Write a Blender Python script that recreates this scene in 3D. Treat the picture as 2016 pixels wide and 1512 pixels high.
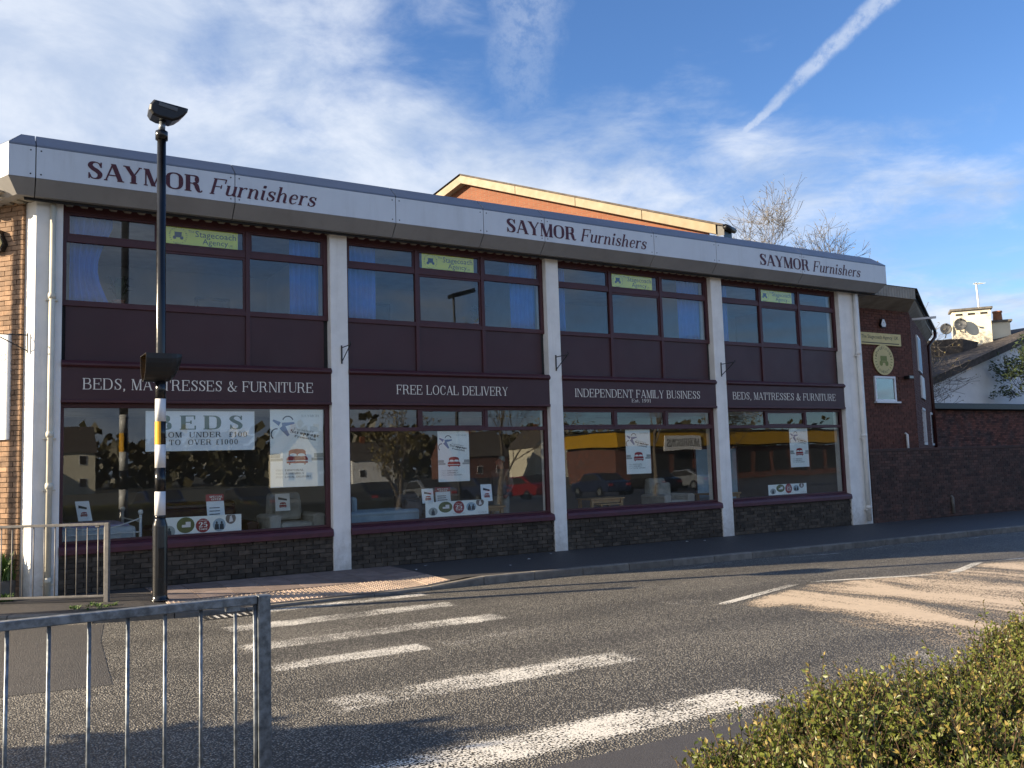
import bpy, bmesh, math, random
from mathutils import Vector, Matrix, Euler, Quaternion, noise as mnoise
R=math.radians
for o in list(bpy.data.objects): bpy.data.objects.remove(o)
scene=bpy.context.scene
col=scene.collection
rng=random.Random(7)
# ---------------------------------------------------------------- camera
CAM=Vector((-5.298,-14.585,1.7)); yaw,pit,rol=R(31.535),R(5.197),R(-1.826)
fw=Vector((math.sin(yaw)*math.cos(pit),math.cos(yaw)*math.cos(pit),math.sin(pit)))
rt=Vector((math.cos(yaw),-math.sin(yaw),0)); up=rt.cross(fw)
r2=rt*math.cos(rol)+up*math.sin(rol); u2=up*math.cos(rol)-rt*math.sin(rol)
cd=bpy.data.cameras.new('camera'); cam=bpy.data.objects.new('camera',cd); col.objects.link(cam)
m=Matrix((r2,u2,-fw)).transposed().to_4x4(); m.translation=CAM; cam.matrix_world=m
cd.sensor_width=36; cd.lens=1743/2016*36; cd.clip_start=.05; cd.clip_end=6000
scene.camera=cam
# ---------------------------------------------------------------- light
SUN_EL=R(19.5)
sun_h=Vector((-.947,.322,0)).normalized()
sun_dir=(sun_h*math.cos(SUN_EL)+Vector((0,0,math.sin(SUN_EL)))).normalized()
sd=bpy.data.lights.new('sun','SUN'); so=bpy.data.objects.new('sun',sd); col.objects.link(so)
so.rotation_euler=sun_dir.to_track_quat('Z','Y').to_euler(); sd.energy=5.0; sd.angle=R(.5); sd.color=(1,.83,.6)
scene.view_settings.view_transform='Standard'; scene.view_settings.look='None'
scene.view_settings.exposure=1.5; scene.view_settings.gamma=1.0; scene.view_settings.use_curve_mapping=False
SKY_STRENGTH=.055
# ---------------------------------------------------------------- world
w=bpy.data.worlds.new('World'); scene.world=w; w.use_nodes=True
nt=w.node_tree; nt.nodes.clear()
class NT:
    def __init__(s,nt): s.nt=nt
    def n(s,t,ins=None,**kw):
        nd=s.nt.nodes.new(t)
        for k,v in kw.items(): setattr(nd,k,v)
        if ins:
            for k,v in ins.items():
                sock=nd.inputs[k]
                if isinstance(v,bpy.types.NodeSocket): s.nt.links.new(v,sock)
                else: sock.default_value=v
        return nd
    def math(s,op,a,b=0.0,c=None,clamp=False):
        d={0:a,1:b}
        if c is not None: d[2]=c
        return s.n('ShaderNodeMath',d,operation=op,use_clamp=clamp).outputs[0]
    def vm(s,op,a,b=(0,0,0)):
        nd=s.n('ShaderNodeVectorMath',{0:a,1:b},operation=op)
        return nd.outputs['Value'] if op in('DOT_PRODUCT','LENGTH') else nd.outputs[0]
    def ss(s,x,a,b):
        return s.n('ShaderNodeMapRange',{0:x,1:a,2:b,3:0.0,4:1.0},interpolation_type='SMOOTHSTEP').outputs[0]
    def noise(s,vec,scale,detail=4,rough=.55,dist=0.0):
        return s.n('ShaderNodeTexNoise',{'Vector':vec,'Scale':scale,'Detail':detail,'Roughness':rough,'Distortion':dist}).outputs['Fac']
    def mix(s,f,a,b,bt='MIX'):
        nd=s.n('ShaderNodeMix',data_type='RGBA',blend_type=bt,clamp_factor=True)
        for i,v in ((0,f),(6,a),(7,b)):
            if isinstance(v,bpy.types.NodeSocket): s.nt.links.new(v,nd.inputs[i])
            else: nd.inputs[i].default_value=v if i==0 else (tuple(v)+(1,))[:4]
        return nd.outputs[2]
def azel(a,e): a,e=R(a),R(e); return Vector((math.sin(a)*math.cos(e),math.cos(a)*math.cos(e),math.sin(e)))
g=NT(nt)
CLX,CLY=0.0,0.0
sky=g.n('ShaderNodeTexSky',sky_type='NISHITA',sun_disc=False,sun_elevation=SUN_EL,altitude=0,air_density=1.0,dust_density=.35,ozone_density=2.2)
sky.sun_rotation=math.atan2(sun_h.x,sun_h.y)
dirn=g.n('ShaderNodeTexCoord').outputs['Generated']
sep=g.n('ShaderNodeSeparateXYZ',{0:dirn})
dz=g.math('ADD',g.math('MAXIMUM',sep.outputs[2],0.0),.17)
cu=g.math('DIVIDE',sep.outputs[0],dz); cv=g.math('DIVIDE',sep.outputs[1],dz)
cp=g.n('ShaderNodeCombineXYZ',{0:cu,1:cv,2:0.0}).outputs[0]
Lx=azel(-75,0)
bias=g.vm('DOT_PRODUCT',dirn,tuple(Lx))
cps=g.vm('ADD',cp,(CLX,CLY,0))
n1=g.noise(cps,1.25,8,.58,.45)
n2=g.noise(cps,5.0,7,.62,.4)
den=g.math('ADD',g.math('ADD',g.math('MULTIPLY',n1,1.0),g.math('MULTIPLY',n2,.40)),g.math('ADD',g.math('MULTIPLY',bias,.60),g.math('MULTIPLY_ADD',sep.outputs[2],-1.0,.536+.43)))
cl=g.ss(den,.94,1.27)
hz=g.ss(sep.outputs[2],.42,.02)
# thin streaks low down
st=g.n('ShaderNodeCombineXYZ',{0:g.math('MULTIPLY',sep.outputs[0],1.2),1:g.math('MULTIPLY',sep.outputs[1],1.2),2:g.math('MULTIPLY',sep.outputs[2],26.0)}).outputs[0]
n3=g.ss(g.noise(st,1.0,5,.5,.6),.5,.72)
streak=g.math('MULTIPLY',g.math('MULTIPLY',n3,g.ss(sep.outputs[2],.34,.10)),.55)
def trail(a,b,w0,w1,seed,strength,ragged,tail=.0):
    d1,d2=azel(*a),azel(*b); n=d1.cross(d2).normalized(); t=(d2-d1*d1.dot(d2)).normalized()
    off=g.vm('ADD',dirn,(seed,seed*.7,0))
    wob=g.math('MULTIPLY',g.math('SUBTRACT',g.noise(off,34,5,.65),.5),ragged)
    s=g.math('ADD',g.vm('DOT_PRODUCT',dirn,tuple(n)),wob)
    al=g.vm('DOT_PRODUCT',dirn,tuple(t))
    wd=g.math('MULTIPLY_ADD',al,(w1-w0)/max(.01,d2.dot(t)),w0)
    wd=g.math('MAXIMUM',wd,w0*.6)
    q=g.math('DIVIDE',g.math('ABSOLUTE',s),wd)
    body=g.ss(q,1.0,.25)
    fil=g.ss(g.noise(off,60,6,.7),.30,.62)
    msk=g.math('MULTIPLY',g.math('MULTIPLY',body,g.math('MULTIPLY_ADD',fil,.7,.3)),g.ss(al,-.03+tail,.05+tail))
    front=g.ss(g.vm('DOT_PRODUCT',dirn,tuple(d1)),.0,.2)
    return g.math('MULTIPLY',g.math('MULTIPLY',msk,front),strength)
t1=trail((45.14,18.35),(55.75,25.86),.0045,.0135,1.0,.60,.012)
t2=trail((32.9,21.5),(33.2,28.6),.040,.055,5.0,.30,.05)
trails=g.math('MAXIMUM',t1,t2)
sel=g.math('MAXIMUM',g.math('MULTIPLY',cl,.92),g.math('MAXIMUM',trails,streak))
skyc=sky.outputs[0]
skyc=g.mix(1.0,skyc,(.74,1.0,1.36),'MULTIPLY')
shade=g.noise(cps,2.6,6,.62,.3)
ccol=g.mix(g.ss(shade,.35,.68),(3.3,4.05,5.4),(5.6,6.0,6.7))
ccol=g.mix(g.math('MULTIPLY',g.ss(bias,-.2,.8),.5),ccol,(5.0,5.35,6.0))
skyc=g.mix(g.math('MULTIPLY',hz,.18),skyc,(5.0,6.6,8.8))
fin=g.mix(sel,skyc,ccol)
bg=g.n('ShaderNodeBackground',{0:fin,1:SKY_STRENGTH})
wo=g.n('ShaderNodeOutputWorld',{0:bg.outputs[0]})
# ---------------------------------------------------------------- helpers
OFF={}
def tag(o,label=None,cat=None,group=None,kind=None):
    if label: o['label']=label
    if cat: o['category']=cat
    if group: o['group']=group
    if kind: o['kind']=kind
    return o
def thing(name,loc,label=None,cat=None,group=None,kind=None):
    o=bpy.data.objects.new(name,None); col.objects.link(o); o.location=loc; o.empty_display_size=.2
    OFF[o]=Vector(loc); return tag(o,label,cat,group,kind)
def place(o,parent,loc=(0,0,0)):
    col.objects.link(o); loc=Vector(loc)
    if parent is not None: o.parent=parent; o.location=loc-OFF[parent]
    else: o.location=loc
    OFF[o]=loc
    return o
class MB:
    def __init__(s): s.v=[]; s.f=[]; s.fm=[]
    def add(s,vs,fs,mi=0):
        b=len(s.v); s.v+= [tuple(p) for p in vs]; s.f+=[tuple(i+b for i in f) for f in fs]; s.fm+=[mi]*len(fs); return s
    def box(s,x0,x1,y0,y1,z0,z1,mi=0):
        return s.add([(x0,y0,z0),(x1,y0,z0),(x1,y1,z0),(x0,y1,z0),(x0,y0,z1),(x1,y0,z1),(x1,y1,z1),(x0,y1,z1)],
          [(0,3,2,1),(4,5,6,7),(0,1,5,4),(1,2,6,5),(2,3,7,6),(3,0,4,7)],mi)
    def obox(s,c,ax,ay,az,mi=0):
        c,ax,ay,az=map(Vector,(c,ax,ay,az))
        return s.add([c+ax*i+ay*j+az*k for k in(-1,1) for i,j in((-1,-1),(1,-1),(1,1),(-1,1))],
          [(0,3,2,1),(4,5,6,7),(0,1,5,4),(1,2,6,5),(2,3,7,6),(3,0,4,7)],mi)
    def prism(s,poly,vec,mi=0):
        n=len(poly); vec=Vector(vec); a=[Vector(p) for p in poly]; b=[p+vec for p in a]
        return s.add(a+b,[tuple(range(n-1,-1,-1)),tuple(range(n,2*n))]+[(i,(i+1)%n,n+(i+1)%n,n+i) for i in range(n)],mi)
    def tube(s,pts,rad,n=8,mi=0,cap=True):
        pts=[Vector(p) for p in pts]; k=len(pts)
        if not hasattr(rad,'__len__'): rad=[rad]*k
        vs=[]; prev=None
        for i,p in enumerate(pts):
            t=(pts[min(i+1,k-1)]-pts[max(i-1,0)]).normalized()
            a=t.cross(Vector((0,0,1)) if abs(t.z)<.95 else Vector((1,0,0))) if prev is None else prev-t*prev.dot(t)
            a.normalize(); prev=a; b=t.cross(a)
            for j in range(n):
                q=2*math.pi*j/n; vs.append(p+(a*math.cos(q)+b*math.sin(q))*rad[i])
        fs=[(i*n+j,i*n+(j+1)%n,(i+1)*n+(j+1)%n,(i+1)*n+j) for i in range(k-1) for j in range(n)]
        if cap: fs+=[tuple(range(n-1,-1,-1)),tuple(range((k-1)*n,k*n))]
        return s.add(vs,fs,mi)
    def lathe(s,c,prof,n=16,mi=0):
        c=Vector(c); vs=[c+Vector((r*math.cos(2*math.pi*j/n),r*math.sin(2*math.pi*j/n),z)) for r,z in prof for j in range(n)]
        k=len(prof); fs=[(i*n+j,i*n+(j+1)%n,(i+1)*n+(j+1)%n,(i+1)*n+j) for i in range(k-1) for j in range(n)]
        fs+=[tuple(range(n-1,-1,-1)),tuple(range((k-1)*n,k*n))]
        return s.add(vs,fs,mi)
    def mesh(s,name,mats,smooth=False):
        me=bpy.data.meshes.new(name); me.from_pydata(s.v,[],s.f); me.update()
        if not isinstance(mats,(list,tuple)): mats=[mats]
        for mm in mats: me.materials.append(mm)
        if len(mats)>1: me.polygons.foreach_set('material_index',s.fm)
        if smooth: me.polygons.foreach_set('use_smooth',[True]*len(me.polygons))
        return me
    def build(s,name,mats,parent=None,label=None,cat=None,group=None,kind=None,smooth=False,bevel=0):
        me=s.mesh(name,mats,smooth)
        o=bpy.data.objects.new(name,me); place(o,parent)
        if bevel:
            bv=o.modifiers.new('bevel','BEVEL'); bv.width=bevel; bv.segments=2; bv.limit_method='ANGLE'; bv.angle_limit=R(40)
        return tag(o,label,cat,group,kind)
def inst(name,me,parent,loc,rot=0.0,scale=None):
    o=bpy.data.objects.new(name,me); place(o,parent,loc)
    if rot: o.rotation_euler=(0,0,rot)
    if scale: o.scale=scale
    return o
# ---------------------------------------------------------------- materials
def newmat(name):
    m=bpy.data.materials.new(name); m.use_nodes=True; m.node_tree.nodes.clear(); g=NT(m.node_tree)
    g.out=g.n('ShaderNodeOutputMaterial'); return m,g
def surf(g,sh): g.nt.links.new(sh,g.out.inputs[0])
def mat(name,c,rough=.6,var=.12,vs=3.0,bump=.0,bs=60.0,metal=0.0,spec=.5,c2=None,rand=None,grime=0.0,gs=1.2,rand_amt=.35,fine=0.0,coat=0,streak=0.0,splash=0.0):
    """base colour c, mottled by noise towards c2 or a darker tone; rand: 'object' or 'island' gives each piece its own tone"""
    m,g=newmat(name)
    pos=g.n('ShaderNodeNewGeometry').outputs['Position']
    c=tuple(c); c2=tuple(c2) if c2 else tuple(x*(1-2*var) for x in c)
    f=g.ss(g.noise(pos,vs,5,.6),.3,.7)
    base=g.mix(g.math('MULTIPLY',f,1.0 if c2 else .8),c,c2)
    if rand:
        r=g.n('ShaderNodeObjectInfo').outputs['Random'] if rand=='object' else g.n('ShaderNodeNewGeometry').outputs['Random Per Island']
        v=g.math('MULTIPLY_ADD',r,rand_amt*2,1-rand_amt)
        base=g.mix(1.0,base,g.n('ShaderNodeCombineXYZ',{0:v,1:v,2:v}).outputs[0],'MULTIPLY')
    if grime:
        gm=g.ss(g.noise(pos,gs,6,.65,.4),.46,.74)
        base=g.mix(g.math('MULTIPLY',gm,grime),base,tuple(x*.35 for x in c))
    if streak:
        sv=g.n('ShaderNodeMapping',{'Vector':pos,'Scale':(3.2,3.2,.25)}).outputs[0]
        sm=g.math('MULTIPLY',g.ss(g.noise(sv,1.6,6,.7,.2),.48,.75),streak)
        base=g.mix(sm,base,tuple(x*y for x,y in zip(c,(.45,.42,.36))))
    if splash:
        spz=g.n('ShaderNodeSeparateXYZ',{0:pos}).outputs[2]
        sk=g.math('ADD',g.noise(pos,7,6,.7,.3),g.math('MULTIPLY',spz,-.55)); sm2=g.math('MULTIPLY',g.ss(sk,.10,.70),splash)
        base=g.mix(sm2,base,(.30,.25,.19))
    if fine:
        fv=g.math('MULTIPLY_ADD',g.noise(pos,bs,3,.7),fine*2,1-fine)
        base=g.mix(1.0,base,g.n('ShaderNodeCombineXYZ',{0:fv,1:fv,2:fv}).outputs[0],'MULTIPLY')
    b=g.n('ShaderNodeBsdfPrincipled',{'Base Color':base,'Metallic':metal,'Specular IOR Level':spec})
    ro=g.math('ADD',g.math('MULTIPLY',g.noise(pos,vs*3,3),.2),rough-.1,clamp=True)
    g.nt.links.new(ro,b.inputs['Roughness'])
    if coat: b.inputs['Coat Weight'].default_value=coat
    if bump:
        bp=g.n('ShaderNodeBump',{'Strength':bump,'Distance':.01,'Height':g.noise(pos,bs,4,.6)})
        g.nt.links.new(bp.outputs[0],b.inputs['Normal'])
    surf(g,b.outputs[0]); return m
def chipmat(name,lo,hi,scale,contrast,bump,big=.25,tint=(1,.96,.88),tracks=()):
    """coarse chipped asphalt: stones of different tone standing out of the binder, polished along the wheel tracks"""
    m,g=newmat(name)
    pos=g.n('ShaderNodeNewGeometry').outputs['Position']
    vo=g.n('ShaderNodeTexVoronoi',{'Vector':pos,'Scale':scale,'Randomness':1.0},feature='F1')
    rnd=g.n('ShaderNodeSeparateColor',{0:vo.outputs['Color']}).outputs[0]
    stone=g.ss(vo.outputs['Distance'],.70,.15)
    t=g.math('MULTIPLY',g.math('POWER',rnd,contrast),stone)
    lg=g.noise(pos,.55,5,.6,.3); md=g.noise(pos,6,5,.65)
    t=g.math('ADD',t,g.math('MULTIPLY',g.math('SUBTRACT',lg,.5),big))
    t=g.math('ADD',t,g.math('MULTIPLY',g.math('SUBTRACT',md,.5),big*.7))
    bstr=bump
    if tracks:
        sp=g.n('ShaderNodeSeparateXYZ',{0:pos}); wob=g.math('MULTIPLY',g.math('SUBTRACT',g.noise(pos,.35,3),.5),1.1)
        yy=g.math('ADD',sp.outputs[1],wob); tot=None
        for y0,wd in tracks:
            k=g.ss(g.math('ABSOLUTE',g.math('SUBTRACT',yy,y0)),wd,0.0); tot=k if tot is None else g.math('MAXIMUM',tot,k)
        t=g.math('SUBTRACT',t,g.math('MULTIPLY',tot,.13)); bstr=g.math('MULTIPLY_ADD',tot,-.45*bump,bump)
        st=g.ss(g.noise(pos,1.7,6,.7,.8),.63,.74); t=g.math('SUBTRACT',t,g.math('MULTIPLY',st,.10))
    t=g.math('ADD',t,0.0,clamp=True)
    base=g.mix(t,tuple(lo*x for x in tint),tuple(hi*x for x in tint))
    b=g.n('ShaderNodeBsdfPrincipled',{'Base Color':base,'Roughness':.62,'Specular IOR Level':.5})
    h=g.math('ADD',g.math('MULTIPLY',stone,g.math('MULTIPLY_ADD',rnd,.7,.3)),g.math('MULTIPLY',g.noise(pos,scale*2.5,2),.25))
    bp=g.n('ShaderNodeBump',{'Strength':bstr,'Distance':.012,'Height':h}); g.nt.links.new(bp.outputs[0],b.inputs['Normal'])
    surf(g,b.outputs[0]); return m
def worn(name,c,amount,scale=70,aniso=None,edge=.5,rough=.6,bw=1.0,fwt=1.15,cover=False):
    """road paint worn through to the stones; alpha by noise and by nearness to the long edge"""
    m,g=newmat(name)
    pos=g.n('ShaderNodeNewGeometry').outputs['Position']
    gen=g.n('ShaderNodeTexCoord').outputs['Generated']
    sp=g.n('ShaderNodeSeparateXYZ',{0:gen})
    ey=g.math('MINIMUM',sp.outputs[1],g.math('SUBTRACT',1.0,sp.outputs[1]))
    ex=g.math('MINIMUM',sp.outputs[0],g.math('SUBTRACT',1.0,sp.outputs[0]))
    e=g.math('MINIMUM',g.ss(ey,0,.28),g.ss(ex,0,.06))
    p2=pos
    if aniso:
        p2=g.n('ShaderNodeMapping',{'Vector':pos,'Rotation':(0,0,aniso[0]),'Scale':(aniso[1],aniso[2],1)}).outputs[0]
    big=g.noise(p2,1.1 if not aniso else 1.0,5,.62,.5)
    vo=g.n('ShaderNodeTexVoronoi',{'Vector':pos,'Scale':scale},feature='F1')
    fine=g.noise(pos,scale*.8,3,.7)
    k=g.math('ADD',g.math('MULTIPLY',big,bw),g.math('MULTIPLY',fine,fwt))
    k=g.math('ADD',k,g.math('MULTIPLY',vo.outputs['Distance'],-.6))
    if cover: e=g.n('ShaderNodeAttribute',attribute_name='cover').outputs['Fac']
    k=g.math('ADD',k,g.math('MULTIPLY',e,edge))
    a=g.ss(k,amount-.05,amount+.06)
    tone=g.mix(g.noise(pos,9,4,.6),c,tuple(x*.72 for x in c))
    b=g.n('ShaderNodeBsdfPrincipled',{'Base Color':tone,'Roughness':rough,'Specular IOR Level':.3})
    bp=g.n('ShaderNodeBump',{'Strength':.5,'Distance':.008,'Height':fine}); g.nt.links.new(bp.outputs[0],b.inputs['Normal'])
    tr=g.n('ShaderNodeBsdfTransparent')
    mx=g.n('ShaderNodeMixShader',{0:a,1:tr.outputs[0],2:b.outputs[0]})
    surf(g,mx.outputs[0]); return m
def glassmat(name,tint,gain,wob=.004):
    """window pane: clear with reflections that grow with the angle, faintly uneven like real float glass"""
    m,g=newmat(name)
    ge=g.n('ShaderNodeNewGeometry')
    nz=g.n('ShaderNodeTexNoise',{'Vector':ge.outputs['Position'],'Scale':1.1,'Detail':1.0}).outputs['Color']
    nn=g.vm('NORMALIZE',g.vm('ADD',ge.outputs['Normal'],g.vm('MULTIPLY',g.vm('SUBTRACT',nz,(.5,.5,.5)),(wob,wob,wob))))
    c=g.math('ABSOLUTE',g.vm('DOT_PRODUCT',ge.outputs['Incoming'],ge.outputs['Normal']))
    f=g.math('MULTIPLY_ADD',g.math('POWER',g.math('SUBTRACT',1.0,c,clamp=True),5.0),.96,.045)
    f=g.math('MULTIPLY',f,gain,clamp=True)
    tr=g.n('ShaderNodeBsdfTransparent',{'Color':tuple(tint)+(1,)})
    gl=g.n('ShaderNodeBsdfGlossy',{'Color':(.92,.96,1,1),'Roughness':.0,'Normal':nn})
    mx=g.n('ShaderNodeMixShader',{0:f,1:tr.outputs[0],2:gl.outputs[0]})
    surf(g,mx.outputs[0]); return m
def brickmat(name,c1,c2,mortar,sc=1.0,axis='x',bump=.6):
    """far brickwork, pieces too small to pick apart"""
    m,g=newmat(name)
    pos=g.n('ShaderNodeNewGeometry').outputs['Position']
    sp=g.n('ShaderNodeSeparateXYZ',{0:pos})
    u=g.math('ADD',sp.outputs[0],sp.outputs[1])
    vec=g.n('ShaderNodeCombineXYZ',{0:u,1:sp.outputs[2],2:0.0}).outputs[0]
    br=g.n('ShaderNodeTexBrick',{'Vector':vec,'Color1':c1+(1,),'Color2':c2+(1,),'Mortar':mortar+(1,),'Scale':1.0,'Mortar Size':.008,'Brick Width':.225*sc,'Row Height':.075*sc,'Bias':.1})
    base=g.mix(g.math('MULTIPLY',g.noise(pos,1.6,5,.6),.5),br.outputs[0],tuple(x*.5 for x in c1))
    b=g.n('ShaderNodeBsdfPrincipled',{'Base Color':base,'Roughness':.85})
    bp=g.n('ShaderNodeBump',{'Strength':bump,'Distance':.01,'Height':br.outputs[1]},invert=True); g.nt.links.new(bp.outputs[0],b.inputs['Normal'])
    surf(g,b.outputs[0]); return m
M={}
M['road']=chipmat('road_asphalt',.046,.50,60,1.0,1.0,.26,(1,.93,.80),((-3.9,.5),(-5.6,.55),(-7.2,.5),(-9.0,.6)))
M['patch']=chipmat('patch_asphalt',.05,.16,85,1.2,.6,.25,(1,.95,.9))
M['pave']=chipmat('footway_asphalt',.05,.115,130,1.3,.35,.3,(1,.93,.9))
M['channel']=chipmat('channel_asphalt',.055,.125,160,1.0,.25,.35,(1,.95,.95))
M['ground']=mat('ground_soil',(.09,.085,.06),.95,.2,.4)
M['kerb']=mat('kerb_concrete',(.19,.175,.155),.85,.2,6,.3,90,grime=.5,rand='object',rand_amt=.15)
M['slab']=mat('paving_slab',(.25,.19,.165),.9,.15,4,.25,120,rand='object',rand_amt=.18,grime=.35)
M['tactile']=mat('tactile_slab',(.50,.38,.29),.85,.15,6,.2,140,rand='object',rand_amt=.14,grime=.35)
M['zebra']=worn('zebra_paint',(.78,.75,.68),1.19,62,edge=.42)
M['zebra2']=worn('zebra_paint_thin',(.78,.75,.68),1.36,62,edge=.35)
M['zebra3']=worn('zebra_paint_good',(.78,.75,.68),1.19,62,edge=.45)
M['line']=worn('line_paint',(.74,.71,.64),.98,70,edge=.3)
M['line2']=worn('line_paint_faint',(.62,.6,.56),1.16,70,edge=.3)
M['beige']=worn('buff_surfacing',(.62,.50,.37),1.50,46,aniso=(R(-10),1.15,.40),edge=.62,bw=1.7,fwt=.8,cover=True)
M['white']=mat('white_render',(.88,.87,.83),.75,.06,2,.25,60,grime=.12,gs=2.2,streak=.2,splash=.55)
M['cream_pipe']=mat('painted_pipe',(.72,.68,.56),.5,.1,3,grime=.15)
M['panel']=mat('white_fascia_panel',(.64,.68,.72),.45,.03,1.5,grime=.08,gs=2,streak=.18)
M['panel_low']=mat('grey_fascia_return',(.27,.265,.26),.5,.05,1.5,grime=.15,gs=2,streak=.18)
M['cap']=mat('grey_metal_cap',(.15,.175,.225),.38,.06,1.2,metal=.3)
M['gap']=mat('dark_joint',(.02,.02,.022),.8)
M['soffit']=mat('ribbed_soffit',(.36,.32,.26),.7,.15,3,grime=.4)
M['maroon']=mat('maroon_paint',(.068,.017,.022),.5,.1,2,.04,40,grime=.12)
M['maroon_panel']=mat('maroon_panel',(.052,.015,.019),.5,.08,1.2,.02,20,grime=.1)
M['maroon_sill']=mat('maroon_sill',(.085,.018,.030),.5,.15,4,grime=.35)
M['letter_w']=mat('cream_lettering',(.88,.83,.73),.6,.05)
M['letter_m']=mat('maroon_lettering',(.075,.008,.02),.5,.06)
M['glass']=glassmat('shop_glass',(.95,.965,.965),1.05)
M['glass_up']=glassmat('upper_glass',(.93,.96,.97),1.05)
M['roof']=mat('roof_felt',(.12,.12,.12),.9)
M['plinth']=mat('plinth_block',(.085,.067,.050),.9,.25,9,.5,70,rand='object',rand_amt=.42,grime=.4,gs=3)
M['plinth_i']=mat('plinth_block_joined',(.085,.067,.050),.9,.25,9,.5,70,rand='island',rand_amt=.42,grime=.4,gs=3)
M['mortar']=mat('mortar_dark',(.075,.065,.055),.95,.2,12)
M['brick_l']=mat('brown_brick',(.36,.22,.13),.85,.18,10,.35,90,rand='object',rand_amt=.28,grime=.2,gs=4)
M['brick_li']=mat('brown_brick_joined',(.36,.22,.13),.85,.18,10,.35,90,rand='island',rand_amt=.28,grime=.2,gs=4)
M['mortar_l']=mat('mortar_light',(.36,.29,.20),.95,.15,14)
M['brick_o']=mat('red_brick',(.15,.056,.037),.85,.2,9,.3,90,rand='island',rand_amt=.22,grime=.25,gs=2)
M['mortar_o']=mat('mortar_red',(.135,.07,.05),.95,.15,14)
M['brick_w']=mat('soot_brick',(.058,.038,.032),.92,.3,3,.4,80,rand='island',rand_amt=.35,c2=(.10,.05,.038),grime=.5,gs=.8)
M['mortar_w']=mat('mortar_soot',(.035,.028,.026),.95)
M['brick_old']=mat('old_red_brick',(.17,.06,.04),.92,.3,2.2,.4,80,rand='island',rand_amt=.5,c2=(.07,.045,.04),grime=.4,gs=1)
M['brick_hall']=brickmat('orange_brick',(.25,.085,.038),(.20,.065,.03),(.22,.13,.08))
M['bargeboard']=mat('cream_bargeboard',(.23,.175,.095),.6,.08,1.2,grime=.35,gs=1.3)
M['tile']=mat('roof_tile',(.10,.085,.075),.9,.25,5,.4,30,rand='island',rand_amt=.3)
M['render_w']=mat('house_render',(.86,.86,.86),.9,.05,1.2,.2,60,grime=.15,gs=.8)
M['render_y']=mat('chimney_render',(.80,.74,.58),.9,.05,1.2,.2,60,grime=.1)
M['terracotta']=mat('terracotta',(.42,.17,.08),.8,.15,5)
M['black']=mat('black_enamel',(.012,.012,.013),.22,.2,6,grime=.0,spec=.5)
M['black_matt']=mat('black_housing',(.009,.009,.010),.45,.1,6)
M['bandw']=mat('white_band',(.74,.74,.74),.35,.03,4,grime=.06,gs=8)
M['amber_band']=mat('amber_reflective',(.80,.42,.02),.35,.05,20)
M['galv']=mat('galvanised_steel',(.27,.30,.33),.45,.30,26,.06,60,metal=.55,grime=.25,gs=9)
M['galv_old']=mat('grey_painted_steel',(.22,.21,.20),.55,.15,12,metal=.3,grime=.3,gs=6)
M['iron']=mat('black_iron',(.02,.02,.02),.5)
M['alu']=mat('white_upvc',(.75,.76,.78),.35,.03)
M['yellow']=mat('yellow_banner',(.80,.82,.05),.5,.04,2)
M['yellow_sign']=mat('pale_yellow_sign',(.72,.58,.24),.55,.08,2,grime=.12)
M['dark_print']=mat('dark_print',(.03,.035,.025),.6)
M['olive_print']=mat('olive_print',(.22,.24,.04),.6)
M['paper']=mat('poster_paper',(.86,.92,.88),.6,.04,2)
M['paper_b']=mat('poster_board',(.84,.92,.95),.5,.05,2)
M['teal_print']=mat('dark_green_print',(.05,.14,.10),.6)
M['navy_print']=mat('navy_print',(.02,.04,.06),.6)
M['red_print']=mat('red_print',(.33,.03,.04),.6)
M['grey_print']=mat('grey_print',(.38,.44,.42),.6)
M['blue_print']=mat('blue_print',(.18,.28,.45),.6)
M['green_print']=mat('green_print',(.14,.17,.06),.6)
M['photo_sky']=mat('photo_pale',(.40,.55,.65),.6)
M['curtain']=mat('blue_curtain',(.035,.14,.48),.8,.1,3)
M['wall_in']=mat('interior_wall',(.20,.19,.175),.9,.05)
M['wall_up']=mat('office_wall',(.58,.62,.64),.9,.05)
M['floor_in']=mat('shop_carpet',(.06,.045,.045),.95,.15,6)
M['ceil_in']=mat('ceiling_tile',(.45,.45,.43),.9)
M['fab_blue']=mat('blue_grey_fabric',(.30,.40,.46),.95,.08,5,.4,300)
M['fab_cream']=mat('cream_fabric',(.46,.45,.40),.95,.12,6,.3,120)
M['fab_grey']=mat('taupe_fabric',(.22,.19,.17),.95,.1,5)
M['leather']=mat('dark_red_leather',(.055,.012,.010),.35,.2,4,.1,40)
M['wood']=mat('oak_wood',(.42,.27,.11),.5,.15,8,c2=(.34,.20,.08))
M['mattress']=mat('mattress_ticking',(.60,.66,.68),.9,.06,8)
M['bed_white']=mat('white_bed_metal',(.75,.77,.74),.35)
M['lav']=mat('lavender_throw',(.40,.36,.55),.9,.1,6)
M['bark']=mat('bark',(.17,.14,.11),.9,.25,12,.5,40)
M['bark_l']=mat('pale_bark',(.15,.135,.12),.9,.2,12)
M['dish']=mat('dish_grey',(.10,.105,.11),.5)
M['leaf_bud']=mat('young_leaf',(.19,.15,.045),.7,.2,3,rand='island',rand_amt=.4)
M['leaf_dark']=mat('dark_leaf',(.05,.075,.025),.6,.2,3,rand='island',rand_amt=.4)
M['weed']=mat('weed_leaf',(.13,.22,.04),.6,.2,8,rand='island',rand_amt=.35)
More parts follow.
